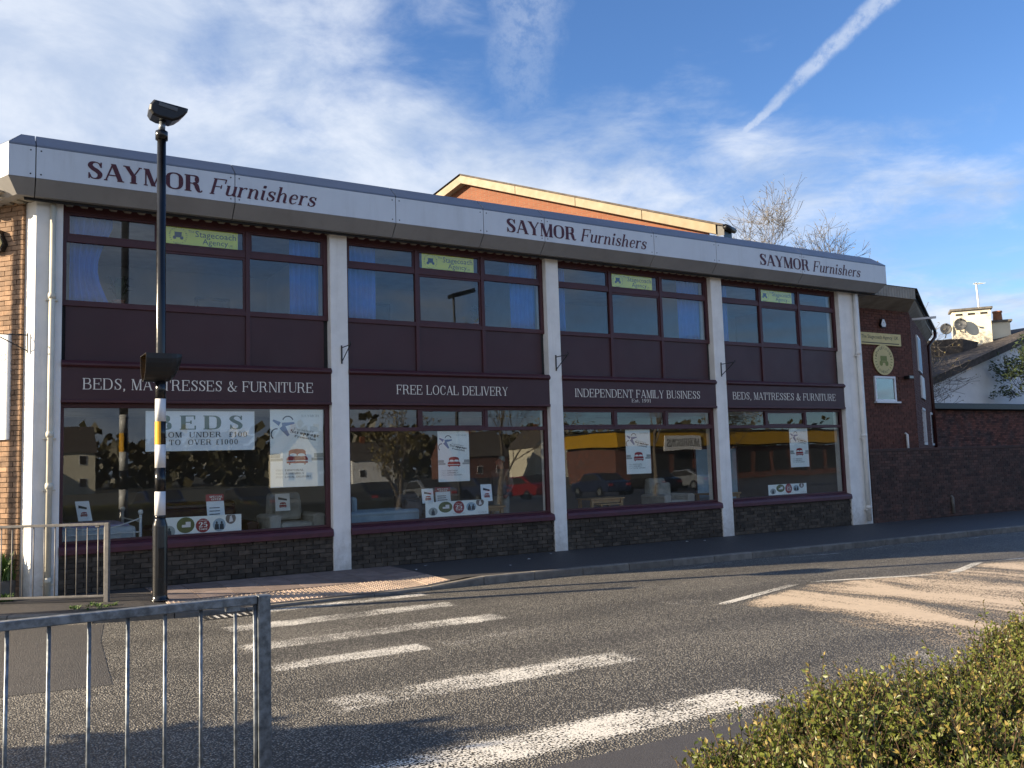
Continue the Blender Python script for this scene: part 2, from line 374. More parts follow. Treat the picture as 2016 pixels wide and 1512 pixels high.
def leafmat(name,c,c2,tr=.35):
    m,g=newmat(name)
    r=g.n('ShaderNodeNewGeometry').outputs['Random Per Island']
    pos=g.n('ShaderNodeNewGeometry').outputs['Position']
    base=g.mix(g.math('ADD',g.math('MULTIPLY',r,.7),g.math('MULTIPLY',g.noise(pos,2.5,3),.5),clamp=True),c,c2)
    b=g.n('ShaderNodeBsdfPrincipled',{'Base Color':base,'Roughness':.42,'Specular IOR Level':.45})
    t=g.n('ShaderNodeBsdfTranslucent',{'Color':base})
    mx=g.n('ShaderNodeMixShader',{0:tr,1:b.outputs[0],2:t.outputs[0]}); surf(g,mx.outputs[0]); return m
M['hedge']=leafmat('hedge_leaf',(.030,.056,.010),(.18,.20,.04),.3)
M['hedge_tip']=leafmat('hedge_tip_leaf',(.24,.19,.045),(.33,.25,.08),.4)
# ---------------------------------------------------------------- lettering (slab/serif faces drawn stroke by stroke)
def catmull(pts,n=7):
    out=[]; k=len(pts)
    for i in range(k-1):
        p0,p1,p2,p3=pts[max(i-1,0)],pts[i],pts[i+1],pts[min(i+2,k-1)]
        for j in range(n):
            t=j/n
            out.append(tuple(.5*((2*b)+(c-a)*t+(2*a-5*b+4*c-d)*t*t+(3*b-a-3*c+d)*t**3) for a,b,c,d in zip(p0,p1,p2,p3)))
    out.append(tuple(pts[-1])); return out
def ribbon(pts):
    p=catmull(pts); L=[];Rr=[]
    for i,(x,y,wd) in enumerate(p):
        a=p[max(i-1,0)]; b=p[min(i+1,len(p)-1)]; tx,ty=b[0]-a[0],b[1]-a[1]; l=math.hypot(tx,ty) or 1
        nx,ny=-ty/l*wd/2,tx/l*wd/2; L.append((x+nx,y+ny)); Rr.append((x-nx,y-ny))
    return [[L[i],Rr[i],Rr[i+1],L[i+1]] for i in range(len(p)-1)]
def serif_font(W,T,SL):
    F={}
    def st(x,y0=0,y1=1,w=W): return [[(x-w/2,y0),(x+w/2,y0),(x+w/2,y1),(x-w/2,y1)]]
    def br(x0,x1,y,t=T): return [[(x0,y-t/2),(x1,y-t/2),(x1,y+t/2),(x0,y+t/2)]]
    def dg(x0,y0,x1,y1,w): return [[(x0-w/2,y0),(x0+w/2,y0),(x1+w/2,y1),(x1-w/2,y1)]]
    def sb(x,e=None,w=W): e=SL if e is None else e; return br(x-w/2-e,x+w/2+e,T/2)
    def stp(x,e=None,w=W,h=1): e=SL if e is None else e; return br(x-w/2-e,x+w/2+e,h-T/2)
    def arc(cx,cy,rx,ry,a0,a1,wk=W,tk=T,n=5):
        pts=[]; k=max(3,int(abs(a1-a0)/25))
        for i in range(k+1):
            a=R(a0+(a1-a0)*i/k); c=abs(math.cos(a)); wd=tk+(wk-tk)*c**1.6
            pts.append((cx+(rx-wd/2*c)*math.cos(a),cy+(ry-tk/2*abs(math.sin(a)))*math.sin(a),wd))
        return ribbon(pts)
    w=W; h=T
    tick=lambda x,y0,y1: [[(x-h*.5,y0),(x+h*.5,y0),(x+h*.5,y1),(x-h*.5,y1)]]
    a=W/2+SL
    F['A']=(dg(.10,0,.40,1,h*1.15)+dg(.74,0,.42,1,w*1.05)+br(.2,.62,.33)+sb(.10,SL*.8,h)+sb(.74,SL*.8),.84)
    F['B']=(st(a)+br(a-w/2-SL,.42,1-h/2)+br(a,.44,.53)+br(a-w/2-SL,.44,h/2)+arc(.40,.765,.25,.235,-90,90)+arc(.42,.265,.30,.265,-90,90),.78)
    F['C']=(arc(.44,.5,.37,.5,50,310)+tick(.70,.64,.97)+ribbon([(.67,.86,h),(.71,.72,h)])+ribbon([(.66,.12,h),(.74,.28,h)]),.82)
    F['D']=(st(a)+br(a-w/2-SL,.42,1-h/2)+br(a-w/2-SL,.42,h/2)+arc(.42,.5,.40,.5,-90,90),.88)
    F['E']=(st(a)+br(a-w/2-SL,.66,1-h/2)+br(a,.5,.52)+br(a-w/2-SL,.68,h/2)+tick(.66,.72,1)+tick(.69,0,.28)+tick(.5,.40,.64),.76)
    F['F']=(st(a)+br(a-w/2-SL,.66,1-h/2)+br(a,.5,.50)+sb(a)+tick(.66,.72,1)+tick(.5,.38,.62),.72)
    F['G']=(arc(.44,.5,.37,.5,50,300)+tick(.70,.66,.97)+ribbon([(.67,.86,h),(.71,.74,h)])+st(.72,.06,.42)+br(.55,.84,.42),.88)
    F['H']=(st(a)+st(.72)+br(a,.72,.51)+sb(a)+stp(a)+sb(.72)+stp(.72),.72+a)
    F['I']=(st(a)+sb(a)+stp(a),2*a)
    F['L']=(st(a)+stp(a)+br(a-w/2-SL,.66,h/2)+tick(.66,0,.30),.74)
    F['M']=(st(.12,w=h)+st(.80)+dg(.16,1,.47,0,w)+dg(.78,1,.47,0,h*1.1)+sb(.12,SL,h)+sb(.80)+br(.02,.2,1-h/2)+br(.74,.9+SL*.4,1-h/2),.94)
    F['N']=(st(.13,w=h)+st(.76,w=h)+dg(.14,1,.74,0,w*1.05)+sb(.13,SL,h)+stp(.76,SL,h)+br(.02,.2,1-h/2),.88)
    F['O']=(arc(.44,.5,.41,.5,0,360,n=4),.88)
    F['P']=(st(a)+br(a-w/2-SL,.42,1-h/2)+br(a,.42,.46)+sb(a)+arc(.40,.73,.29,.27,-90,90),.74)
    F['R']=(st(a)+br(a-w/2-SL,.42,1-h/2)+br(a,.44,.50)+sb(a)+arc(.40,.75,.28,.25,-90,90)+ribbon([(.42,.5,w*.7),(.54,.42,w),(.60,.22,w),(.66,.06,w*.7),(.76,.03,h),(.82,.12,h)]),.86)
    F['S']=(ribbon([(.56,.76,h),(.50,.91,h),(.35,.97,h),(.19,.91,w*.75),(.13,.76,w),(.24,.60,w),(.42,.47,w*1.05),(.54,.31,w),(.50,.12,w*.8),(.34,.03,h),(.18,.08,h),(.11,.26,h)])+tick(.585,.68,.99)+tick(.085,.01,.34),.66)
    F['T']=(st(.38)+br(.03,.73,1-h/2)+sb(.38)+tick(.05,.70,1)+tick(.71,.70,1),.76)
    F['U']=(st(a,.25,1)+stp(a)+st(.72,.25,1,h)+stp(.72,SL,h)+ribbon([(a,.3,w),(a+.03,.12,w*.9),(.32,.04,h*1.2),(.45,.03,h),(.64,.1,h),(.72,.3,h)]),.82)
    F['V']=(dg(.12,1,.42,0,w*1.05)+dg(.74,1,.44,0,h*1.1)+stp(.12,SL*.8)+stp(.74,SL*.8,h),.84)
    F['Y']=(dg(.12,1,.42,.45,w)+dg(.72,1,.44,.45,h*1.1)+st(.43,0,.48)+sb(.43)+stp(.12,SL*.7)+stp(.72,SL*.7,h),.82)
    F['&']=(ribbon([(.86,.5,h),(.74,.28,h),(.56,.08,h*1.2),(.34,.02,w*.8),(.14,.12,w),(.12,.3,w),(.26,.46,h),(.46,.62,h*1.2),(.52,.80,w*.8),(.42,.97,h),(.28,.92,w*.7),(.26,.74,w*.9),(.44,.42,w),(.66,.14,w),(.82,.03,h),(.92,.08,h)])+br(.74,.96,.5),.98)
    F[',']=(ribbon([(.12,.10,w*1.1),(.15,.0,w),(.10,-.16,h)]),.26); F['.']=([[(.06,0),(.06+w*1.2,0),(.06+w*1.2,w*1.2),(.06,w*1.2)]],.28)
    F['1']=(st(.28)+sb(.28)+ribbon([(.10,.80,h),(.2,.86,h),(.27,.97,h)]),.5)
    F['9']=(arc(.33,.68,.26,.32,0,360)+ribbon([(.53,.7,w*.9),(.52,.4,w*.9),(.42,.14,w*.7),(.26,.03,h),(.13,.12,w*.7)]),.64)
    F['0']=(arc(.34,.5,.28,.5,0,360),.66)
    F['2']=(ribbon([(.12,.72,w*.8),(.16,.9,h*1.4),(.34,.97,h),(.5,.86,w*.9),(.5,.66,w),(.34,.36,w*.7),(.1,.06,h)])+br(.08,.58,.06,h*1.8)+tick(.57,.02,.24),.64)
    F['5']=(ribbon([(.16,.96,h),(.15,.5,h),(.32,.6,h),(.5,.48,w*.9),(.54,.3,w),(.46,.1,w*.8),(.28,.03,h),(.13,.14,w*.8)])+br(.15,.54,.94,h*2.2),.66)
    F['6']=(arc(.33,.32,.26,.32,0,360)+ribbon([(.13,.3,w*.9),(.14,.6,w*.9),(.24,.86,w*.7),(.4,.97,h),(.53,.88,w*.7)]),.64)
    F['8']=(arc(.33,.74,.22,.26,0,360)+arc(.33,.26,.27,.28,0,360),.66)
    F['£']=(ribbon([(.56,.78,w*.7),(.48,.95,h),(.34,.95,h*1.2),(.25,.78,w*.9),(.26,.4,w),(.2,.12,h*1.4),(.1,.05,h)])+br(.08,.46,.48)+br(.08,.58,.05,h*1.6),.66)
    F['!']=(dg(.14,.3,.14,1,w)+[[(.07,0),(.07+w,0),(.07+w,w),(.07,w)]],.3); F['-']=(br(.05,.3,.4,h*1.6),.38)
    X=.64
    F['u']=(st(.13,.12,X)+ribbon([(.13,.2,w),(.15,.07,w*.8),(.27,.03,h),(.40,.10,h),(.47,.26,h)])+st(.49,.02,X)+br(.02,.13,X-h/2)+br(.39,.49,X-h/2)+br(.49,.62,h/2),.62)
    F['r']=(st(.14,0,X)+sb(.14,SL*.8)+br(.02,.14,X-h/2)+ribbon([(.16,.38,h),(.24,.55,h),(.36,.62,h*1.3),(.45,.56,w*.8)]),.50)
    F['n']=(st(.14,0,X)+br(.02,.14,X-h/2)+ribbon([(.16,.38,h),(.26,.56,h),(.38,.62,h),(.47,.52,w*.8),(.49,.38,w),(.49,.1,w),(.53,.02,h),(.63,.05,h)])+sb(.14,SL*.6),.66)
    F['h']=(st(.14,0,1)+br(.02,.14,1-h/2)+ribbon([(.16,.38,h),(.26,.56,h),(.38,.62,h),(.47,.52,w*.8),(.49,.38,w),(.49,.1,w),(.53,.02,h),(.63,.05,h)])+sb(.14,SL*.6),.66)
    F['i']=(st(.14,.05,X)+br(.03,.14,X-h/2)+ribbon([(.14,.1,w),(.18,.03,h),(.27,.05,h)])+arc(.14,.86,w*.62,w*.62,0,360,w*.6,w*.6),.32)
    F['s']=(ribbon([(.40,.46,h),(.36,.58,h),(.25,.62,h),(.13,.55,w*.8),(.13,.42,w*.9),(.26,.33,w),(.40,.22,w*.9),(.38,.08,w*.7),(.24,.02,h),(.12,.07,h),(.08,.18,h)])+tick(.42,.42,.62)+tick(.07,.02,.24),.5)
    F['e']=(ribbon([(.12,.34,h),(.42,.34,h)])+ribbon([(.46,.34,h),(.44,.52,w*.7),(.30,.62,h),(.16,.52,w*.8),(.11,.32,w),(.16,.10,w*.8),(.30,.02,h),(.47,.14,h)]),.54)
    F['t']=(st(.18,.08,.82)+br(.04,.38,X-h/2)+ribbon([(.18,.14,w),(.22,.03,h*1.2),(.36,.08,h)]),.42)
    F['a']=(arc(.28,.30,.22,.30,0,360)+st(.47,0,X),.6); F['c']=(arc(.30,.32,.22,.32,45,315),.5)
    F['p']=(st(.14,-.3,X)+arc(.34,.32,.22,.32,0,360)+sb(.14,SL*.5),.62); F['g']=(arc(.28,.36,.21,.27,0,360)+arc(.28,-.06,.22,.2,0,360)+br(.44,.58,X-h),.6)
    F['o']=(arc(.30,.32,.25,.32,0,360),.6)
    F['m']=(F['n'][0]+[[(x+.38,y) for x,y in q] for q in F['n'][0]],1.02); F['y']=(dg(.1,X,.3,0,w)+dg(.5,X,.22,-.3,h*1.3),.58)
    F['l']=(st(.14)+sb(.14,SL*.6),.3); F['d']=(arc(.28,.3,.22,.3,0,360)+st(.47),.6)
    F['b']=(st(.14)+arc(.34,.32,.22,.32,0,360),.6)
    F[' ']=([],.36)
    return F
BOLD=serif_font(.21,.065,.055); REG=serif_font(.115,.05,.06); MED=serif_font(.15,.07,.05); ITAL=serif_font(.145,.06,.05)
def lay(txt,font,shear=0.0,track=.05):
    x=0; polys=[]
    for ch in txt:
        ps,ad=font[ch]
        polys+=[[(px+x+py*shear,py) for px,py in q] for q in ps]; x+=ad+track
    return polys,x-track
def letters(txt,font,x0,x1,z0,hgt,y,parent,material,shear=0.0,track=.05):
    """one painted letter per object, fitted between x0 and x1"""
    wd=lay(txt,font,0,track)[1]; sx=(x1-x0)/wd; x=0
    for ch in txt:
        ps,ad=font[ch]
        if ps:
            mb=MB()
            for i,q in enumerate(ps): mb.add([(x0+(x+px+pz_*shear)*sx,y-(i%5)*.00012,z0+pz_*hgt) for px,pz_ in q],[tuple(range(len(q)))])
            mb.build('letter',material,parent)
        x+=ad+track
def lettering(txt,font,x0,x1,z0,hgt,y,parent,material,shear=0.0,track=.05,name='lettering',xd=None,org=None,label=None,dy=None,rot=0.0):
    """flat painted letters fitted between x0 and x1; xd is the direction of writing, org its origin for turned surfaces"""
    polys,wd=lay(txt,font,shear,track); sx=(x1-x0)/wd
    mb=MB(); xd=Vector(xd) if xd else Vector((1,0,0)); org=Vector(org) if org else Vector((0,y,0))
    nrm=xd.cross(Vector((0,0,1)))
    for i,q in enumerate(polys):
        e=nrm*((i%5)*.00012)
        pts=[]
        for px,pz in q:
            X=px*sx; Z=pz*hgt
            if rot: X,Z=X*math.cos(rot)-Z*math.sin(rot),X*math.sin(rot)+Z*math.cos(rot)
            pts.append(org+xd*(x0+X)+Vector((0,0,z0+Z))+e)
        mb.add(pts,[tuple(range(len(pts)))])
    return mb.build(name,material,parent,label=label)
def sans(txt,x0,x1,z0,y,parent,material,hgt=None,name='lettering',bold=0.0,shear=0.0,xd=None,org=None,rot=0.0):
    cu=bpy.data.curves.new('t','FONT'); cu.body=txt; cu.size=1; cu.offset=bold; cu.resolution_u=2; cu.shear=shear
    ob=bpy.data.objects.new('t',cu); me=bpy.data.meshes.new_from_object(ob)
    vs=[v.co.copy() for v in me.vertices]; fs=[tuple(p.vertices) for p in me.polygons]
    bpy.data.objects.remove(ob); bpy.data.meshes.remove(me); bpy.data.curves.remove(cu)
    mnx=min(v.x for v in vs); mxx=max(v.x for v in vs); mny=min(v.y for v in vs); mxy=max(v.y for v in vs)
    sx=(x1-x0)/(mxx-mnx); sz=hgt/(mxy-mny) if hgt else sx
    xd=Vector(xd) if xd else Vector((1,0,0)); org=Vector(org) if org else Vector((0,y,0))
    pts=[]
    for v in vs:
        X,Z=(v.x-mnx)*sx,(v.y-mny)*sz
        if rot: X,Z=X*math.cos(rot)-Z*math.sin(rot),X*math.sin(rot)+Z*math.cos(rot)
        pts.append(org+xd*(x0+X)+Vector((0,0,z0+Z)))
    return MB().add(pts,fs).build(name,material,parent)
def disc(mb,c,rx,rz,y,n=28,mi=0,xd=None,flat_top=None):
    xd=Vector(xd) if xd else Vector((1,0,0)); c=Vector(c)
    pts=[c+xd*(rx*math.cos(2*math.pi*i/n))+Vector((0,0,rz*math.sin(2*math.pi*i/n))) for i in range(n)]
    if flat_top is not None:
        for p in pts: p.z=min(p.z,flat_top)
    return mb.add(pts,[tuple(range(n))],mi)
# ---------------------------------------------------------------- ground, road, footways
def gz(x): return -.005*max(-60,min(60,x))
KX=[(-40,24),(-20,9.2),(-9,1.2),(-6.6,-.35),(-5.0,-1.62),(-4.0,-2.25),(-3.3,-2.55),(-2.6,-2.58),(0,-2.52),(1.2,-2.48),(3,-2.55),(6,-2.78),(10,-2.95),(15.5,-3.1),(25,-3.4),(45,-4.2),(90,-6)]
def ky(x):
    for (a,b),(c,d) in zip(KX,KX[1:]):
        if a<=x<=c: return b+(d-b)*(x-a)/(c-a)
    return KX[-1][1]
def drop(x): 
    t=lambda a,b:max(0,min(1,(x-a)/(b-a)))
    return .085*min(t(-3.3,-2.75),1-t(.45,1.25))
def pz(x,y):
    k=ky(x); t=max(0,min(1,(-.7-y)/max(.2,-.7-k)))
    return gz(x)-drop(x)*t
gr=MB()
for i in range(-8,9):
    pass
N=24; xs=[-900+1800*i/N for i in range(N+1)]
gr.add([(x,y,gz(x)-.42) for x in xs for y in (-900,-200,-60,60,200,900)],[(i*6+j,(i+1)*6+j,(i+1)*6+j+1,i*6+j+1) for i in range(N) for j in range(5)])
gr.build('ground',M['ground'],kind='structure')
rd=MB(); xs=[-45,-30,-20,-12,-8,-6,-4,-2,0,2,4,6,8,10,13,16,20,25,32,45,70,95]
def rz(x,y): return gz(x)-.12
ys=[-10.62,-8,-6,-4]
rows=[[(x,y,rz(x,y)) for y in ys]+[(x,ky(x)+.06,rz(x,0))] for x in xs]
k=len(rows[0])
for i in range(len(rows)): rd.v+=rows[i]
rd.f=[(i*k+j,(i+1)*k+j,(i+1)*k+j+1,i*k+j+1) for i in range(len(rows)-1) for j in range(k-1)]; rd.fm=[0]*len(rd.f)
road=rd.build('road',M['road'],kind='structure')
def sheet(name,poly,dz,material,label=None,sub=1):
    mb=MB(); mb.add([(x,y,rz(x,y)+dz) for x,y in poly],[tuple(range(len(poly)))]); return mb.build(name,material,road,label=label)
sheet('asphalt_patch',[(-9,.9),(-6.6,-.46),(-5.0,-1.74),(-3.85,-2.45),(-4.02,-3.6),(-4.2,-5.98),(-5.2,-5.84),(-9,-5.2),(-16,-4.5),(-16,3)],.003,M['patch'],label='smoother brown repair patch in the road')
for (y0,y1,mt,xa,xb) in ((-2.64,-3.02,'zebra',-2.75,.45),(-3.58,-4.2,'zebra',-2.85,.33),(-4.84,-5.46,'zebra',-2.95,.34),(-5.98,-6.5,'zebra',-2.95,-1.25),(-5.98,-6.54,'zebra2',-1.2,.30),(-7.52,-8.2,'zebra',-3.0,.12),(-9.22,-9.9,'zebra3',-3.35,.08)):
    nseg=8; mb=MB()
    for i in range(nseg): mb.add([(xa+(xb-xa)*q/nseg,y,rz(xa+(xb-xa)*q/nseg,0)+.005) for q,y in ((i,y1),(i+1,y1),(i+1,y0),(i,y0))],[(0,1,2,3)])
    mb.build('zebra_stripe',M[mt],road)
def strip(name,a,b,wd,material,dz=.006):
    a,b=Vector(a),Vector(b); d=(b-a).normalized(); n=Vector((-d.y,d.x))*wd/2
    return sheet(name,[tuple(a-n),tuple(b-n),tuple(b+n),tuple(a+n)],dz,material)
strip('zigzag_line',(2.75,-6.27),(4.9,-5.62),.13,M['line'])
strip('zigzag_line',(5.15,-5.58),(7.3,-6.36),.10,M['line'])
strip('zigzag_line',(7.38,-6.42),(9.12,-5.83),.13,M['line'])
strip('zigzag_line',(9.4,-5.86),(11.6,-6.45),.10,M['line'])
for a,b in (((4.6,-3.2),(6.45,-2.95)),((6.6,-2.95),(9.1,-3.4)),((9.5,-3.25),(10.7,-3.03)),((10.8,-3.05),(12.2,-3.3)),((12.9,-3.35),(14.3,-3.18)),((14.5,-3.2),(16.4,-3.5))):
    strip('edge_line',a,b,.07,M['line2'])
strip('give_way_dash',(2.56,-5.52),(2.56,-6.02),.5,M['zebra2'])
strip('give_way_dash',(2.2,-8.02),(2.2,-8.4),.5,M['zebra2'])
strip('give_way_dash',(2.75,-4.12),(2.75,-4.6),.4,M['zebra2'])
strip('give_way_dash',(2.42,-3.62),(2.42,-4.0),.3,M['zebra2'])
strip('give_way_dash',(1.95,-9.3),(1.95,-9.75),.5,M['zebra2'])
bp_=[(2.85,-6.33),(4.95,-5.64),(7.35,-5.98),(9.2,-5.88),(12,-6.3),(16,-7.2),(14,-10.4),(2.6,-10.4),(1.9,-9.6),(2.4,-8.5),(2.7,-7.2)]
def inside_dist(x,y,poly):
    d=1e9; ins=False
    for (x1,y1),(x2,y2) in zip(poly,poly[1:]+poly[:1]):
        t=max(0,min(1,((x-x1)*(x2-x1)+(y-y1)*(y2-y1))/((x2-x1)**2+(y2-y1)**2))); d=min(d,math.hypot(x-x1-t*(x2-x1),y-y1-t*(y2-y1)))
        if (y1>y)!=(y2>y) and x<(x2-x1)*(y-y1)/(y2-y1)+x1: ins=not ins
    return d if ins else -d
mb=MB(); nx,ny=76,28; cov=[]
for i in range(nx+1):
    for j in range(ny+1):
        x,y=1.6+15*i/nx,-10.55+5.1*j/ny; mb.v.append((x,y,rz(x,y)+.004)); 
        top=inside_dist(x,y,bp_); lim=.18 if y>-6.9+(.0 if x<5 else -.03*x) else 1.0
        cov.append(max(-.6,min(1,top/lim)))
mb.f=[(i*(ny+1)+j,(i+1)*(ny+1)+j,(i+1)*(ny+1)+j+1,i*(ny+1)+j+1) for i in range(nx) for j in range(ny)]; mb.fm=[0]*len(mb.f)
bo_=mb.build('buff_surfacing_patch',M['beige'],road,label='buff surfacing patch worn through to the asphalt')
at_=bo_.data.attributes.new('cover','FLOAT','POINT'); at_.data.foreach_set('value',cov)
sheet('channel_strip',[(-9,-10.62),(6,-10.62),(6,-10.02),(-1.2,-10.0),(-3,-9.98),(-9,-10.0)],.0025,M['channel'])
# drain cover
dm=MB()
for i in range(7): dm.box(-2.75+.09*i,-2.70+.09*i,-3.0,-2.66,rz(-2.5,0)-.01,rz(-2.5,0)+.006)
dm.box(-2.79,-2.09,-3.02,-3.0,rz(-2.5,0)-.01,rz(-2.5,0)+.006).box(-2.79,-2.09,-2.66,-2.64,rz(-2.5,0)-.01,rz(-2.5,0)+.006)
dm.build('drain_cover',M['iron'],road)
# far footway
pv=MB(); xs=[-30,-20,-12,-9,-6.6,-5,-4,-3.3,-2.75,-2,-1,0,.45,.85,1.25,2,3,4.5,6,8,10,12.5,15.5,20,25,32,45,70,90]
def by(x): return .35 if x>-4.6 else max(.35,-(x+4.6)*2.2+.35)
for x in xs:
    a,b=by(x),ky(x)+.125
    if a<b: a=b+3
    for t in (0,.25,.5,.75,1): 
        y=a+(b-a)*t; pv.v.append((x,y,pz(x,y)))
pv.f=[(i*5+j,i*5+j+1,(i+1)*5+j+1,(i+1)*5+j) for i in range(len(xs)-1) for j in range(4)]; pv.fm=[0]*len(pv.f)
pav=pv.build('pavement',M['pave'],kind='structure')
# kerb stones, each its own piece
def kerb_run(pts,parent,inner,stop=1e9):
    x=pts[0]
    while x<pts[1]:
        L=.91 if x<14 else 1.83
        x2=min(x+L-.012,pts[1]); mb=MB(); vs=[]
        for xx in (x,x2):
            y=ky(xx); d=Vector((.2,ky(xx+.2)-ky(xx),0)).normalized(); n=Vector((-d.y,d.x,0))
            o=Vector((xx,y,0)); zt=pz(xx,y)+.001; zb=gz(xx)-.2
            for q,z in ((0,zb),(0,zt-.018),(.016,zt),(.125,zt),(.125,zb)): vs.append(o+n*q+Vector((0,0,z)))
        mb.add(vs,[(0,5,6,1),(1,6,7,2),(2,7,8,3),(3,8,9,4),(0,1,2,3,4),(9,8,7,6,5)])
        mb.build('kerb_stone',M['kerb'],parent); x+=L
kerb_run((-8.5,30),pav,1)
# tactile and paving slabs follow the dropped kerb
def slab(name,x0,x1,y0,y1,material,bumps):
    g_=.006; x0+=g_;x1-=g_;y0+=g_;y1-=g_
    mb=MB(); c=[(x0,y0),(x1,y0),(x1,y1),(x0,y1)]
    zt=[pz(x,y)+.010 for x,y in c]; 
    mb.add([(x,y,z-.03) for (x,y),z in zip(c,zt)]+[(x,y,z) for (x,y),z in zip(c,zt)],[(4,5,6,7),(0,1,5,4),(1,2,6,5),(2,3,7,6),(3,0,4,7)])
    if bumps:
        for i in range(6):
            for j in range(6):
                u,v=(i+.5)/6,(j+.5)/6; x=x0+(x1-x0)*u; y=y0+(y1-y0)*v; z=pz(x,y)+.010
                r1,r2_=.019,.011
                vs=[(x+r*math.cos(a),y+r*math.sin(a),z+h) for r,h in ((r1,-.001),(r2_,.012)) for a in [math.pi*q/3 for q in range(6)]]
                mb.add(vs,[(q,(q+1)%6,6+(q+1)%6,6+q) for q in range(6)]+[(6,7,8,9,10,11)])
    mb.build(name,material,pav)
x=-3.0
for i in range(10):
    for j in range(2):
        yk=max(ky(x+.4*i),ky(x+.4*i+.4))+.135
        slab('tactile_slab',x+.4*i,x+.4*i+.4,yk+.4*j,yk+.4*j+.4,M['tactile'],True)
for i in range(8):
    for j in range(3):
        sx=x+.5*i; yb=-1.545+.5*j
        slab('paving_slab',sx,sx+.5,yb,yb+.5,M['slab'],False)
# near footway
nv=MB(); xs=[-30,-12,-6,-3,0,3,6,12,30,60]
for xx in xs:
    for yy in (-24,-16,-13,-11.5,-10.6): nv.v.append((xx,yy,gz(xx)-.115+(.10 if yy<-11 else .02)))
nv.f=[(i*5+j,(i+1)*5+j,(i+1)*5+j+1,i*5+j+1) for i in range(len(xs)-1) for j in range(4)]; nv.fm=[0]*len(nv.f)
npav=nv.build('near_pavement',M['pave'],kind='structure')
xx=-8.0
while xx<8:
    MB().box(xx,xx+.902,-10.74,-10.6,gz(xx)-.3,gz(xx)-.085).build('kerb_stone',M['kerb'],npav,bevel=.012); xx+=.914
# bits of litter on the far footway
for i,(lx,ly,wh) in enumerate(((1.1,-.9,'by the second column, nearer the kerb'),(1.5,-.45,'by the second column, nearer the plinth'),(3.35,-.9,'in front of the second shop window'),(4.2,-.35,'just left of the third column'),(7.6,-.4,'below the third shop window, left one of two'),(8.0,-.5,'below the third shop window, right one of two'),(2.6,-1.5,'closest to the kerb'))):
    a=rng.random()*3; d=Vector((math.cos(a),math.sin(a),0))*.035; n=Vector((-d.y,d.x,0))*.6; c=Vector((lx,ly,pz(lx,ly)+.008))
    MB().add([c-d-n,c+d-n+Vector((0,0,.012)),c+d+n,c-d+n+Vector((0,0,.01))],[(0,1,2,3)]).build('paper_scrap',M['bandw'],None,'tiny white litter scrap on the pavement '+wh,'litter','litter scraps on the pavement')
# ---------------------------------------------------------------- the shop
shop=thing('shop_building',(5,0,0),'two storey white columned furniture shop with maroon panels and long fascia','shop building')
COLS=[(-4.53,-4.17),(0.0,.318),(4.532,4.838),(9.054,9.391),(13.463,14.249)]
BAYS=[(-4.17,0.0),(.318,4.532),(4.838,9.054),(9.391,13.463)]
LV=Vector((-.656,.755,0)).normalized(); LN=Vector((-.755,-.656,0)).normalized()   # left side wall: direction and outward normal
LC=Vector((-4.465,.031,0))
FV=Vector((-.402,.916,0)).normalized(); FN=Vector((-.916,-.402,0)).normalized()   # direction of the fascia return above it
for i,(a,b) in enumerate(COLS):
    mb=MB()
    if i==0: mb.prism([(a,0,gz(a)-.2),(b,0,gz(a)-.2),(b,.40,gz(a)-.2),(a-.13,.40,gz(a)-.2),(a-.135,.29,gz(a)-.2)],(0,0,5.845-gz(a)+.2))
    else: mb.box(a,b,0,.40,gz(a)-.2,5.845)
    mb.build('column',M['white'],shop,bevel=.012)
def pipe(pts,r,parent,material,collars=()):
    o=MB().tube(pts,r,12).build('drainpipe',material,parent,smooth=True)
    for z in collars:
        p=min(pts,key=lambda q:abs(q[2]-z)); x,y=pts[0][0],pts[0][1]
        MB().lathe((x,y,z),[(r*1.25,-.04),(r*1.3,0),(r*1.25,.04)],12).build('pipe_collar',material,o,smooth=True)
        MB().box(x-r*2,x+r*2,y-r*.2,y+.06,z-.07,z-.05).build('pipe_bracket',material,o)
pipe([(-4.31,-.05,gz(-4.3)+.02),(-4.31,-.05,5.8)],.042,shop,M['cream_pipe'],(.25,1.6,2.35,4.4))
pipe([(14.02,-.07,.0),(14.02,-.07,5.8)],.055,shop,M['white'],(.35,2.15,4.25))
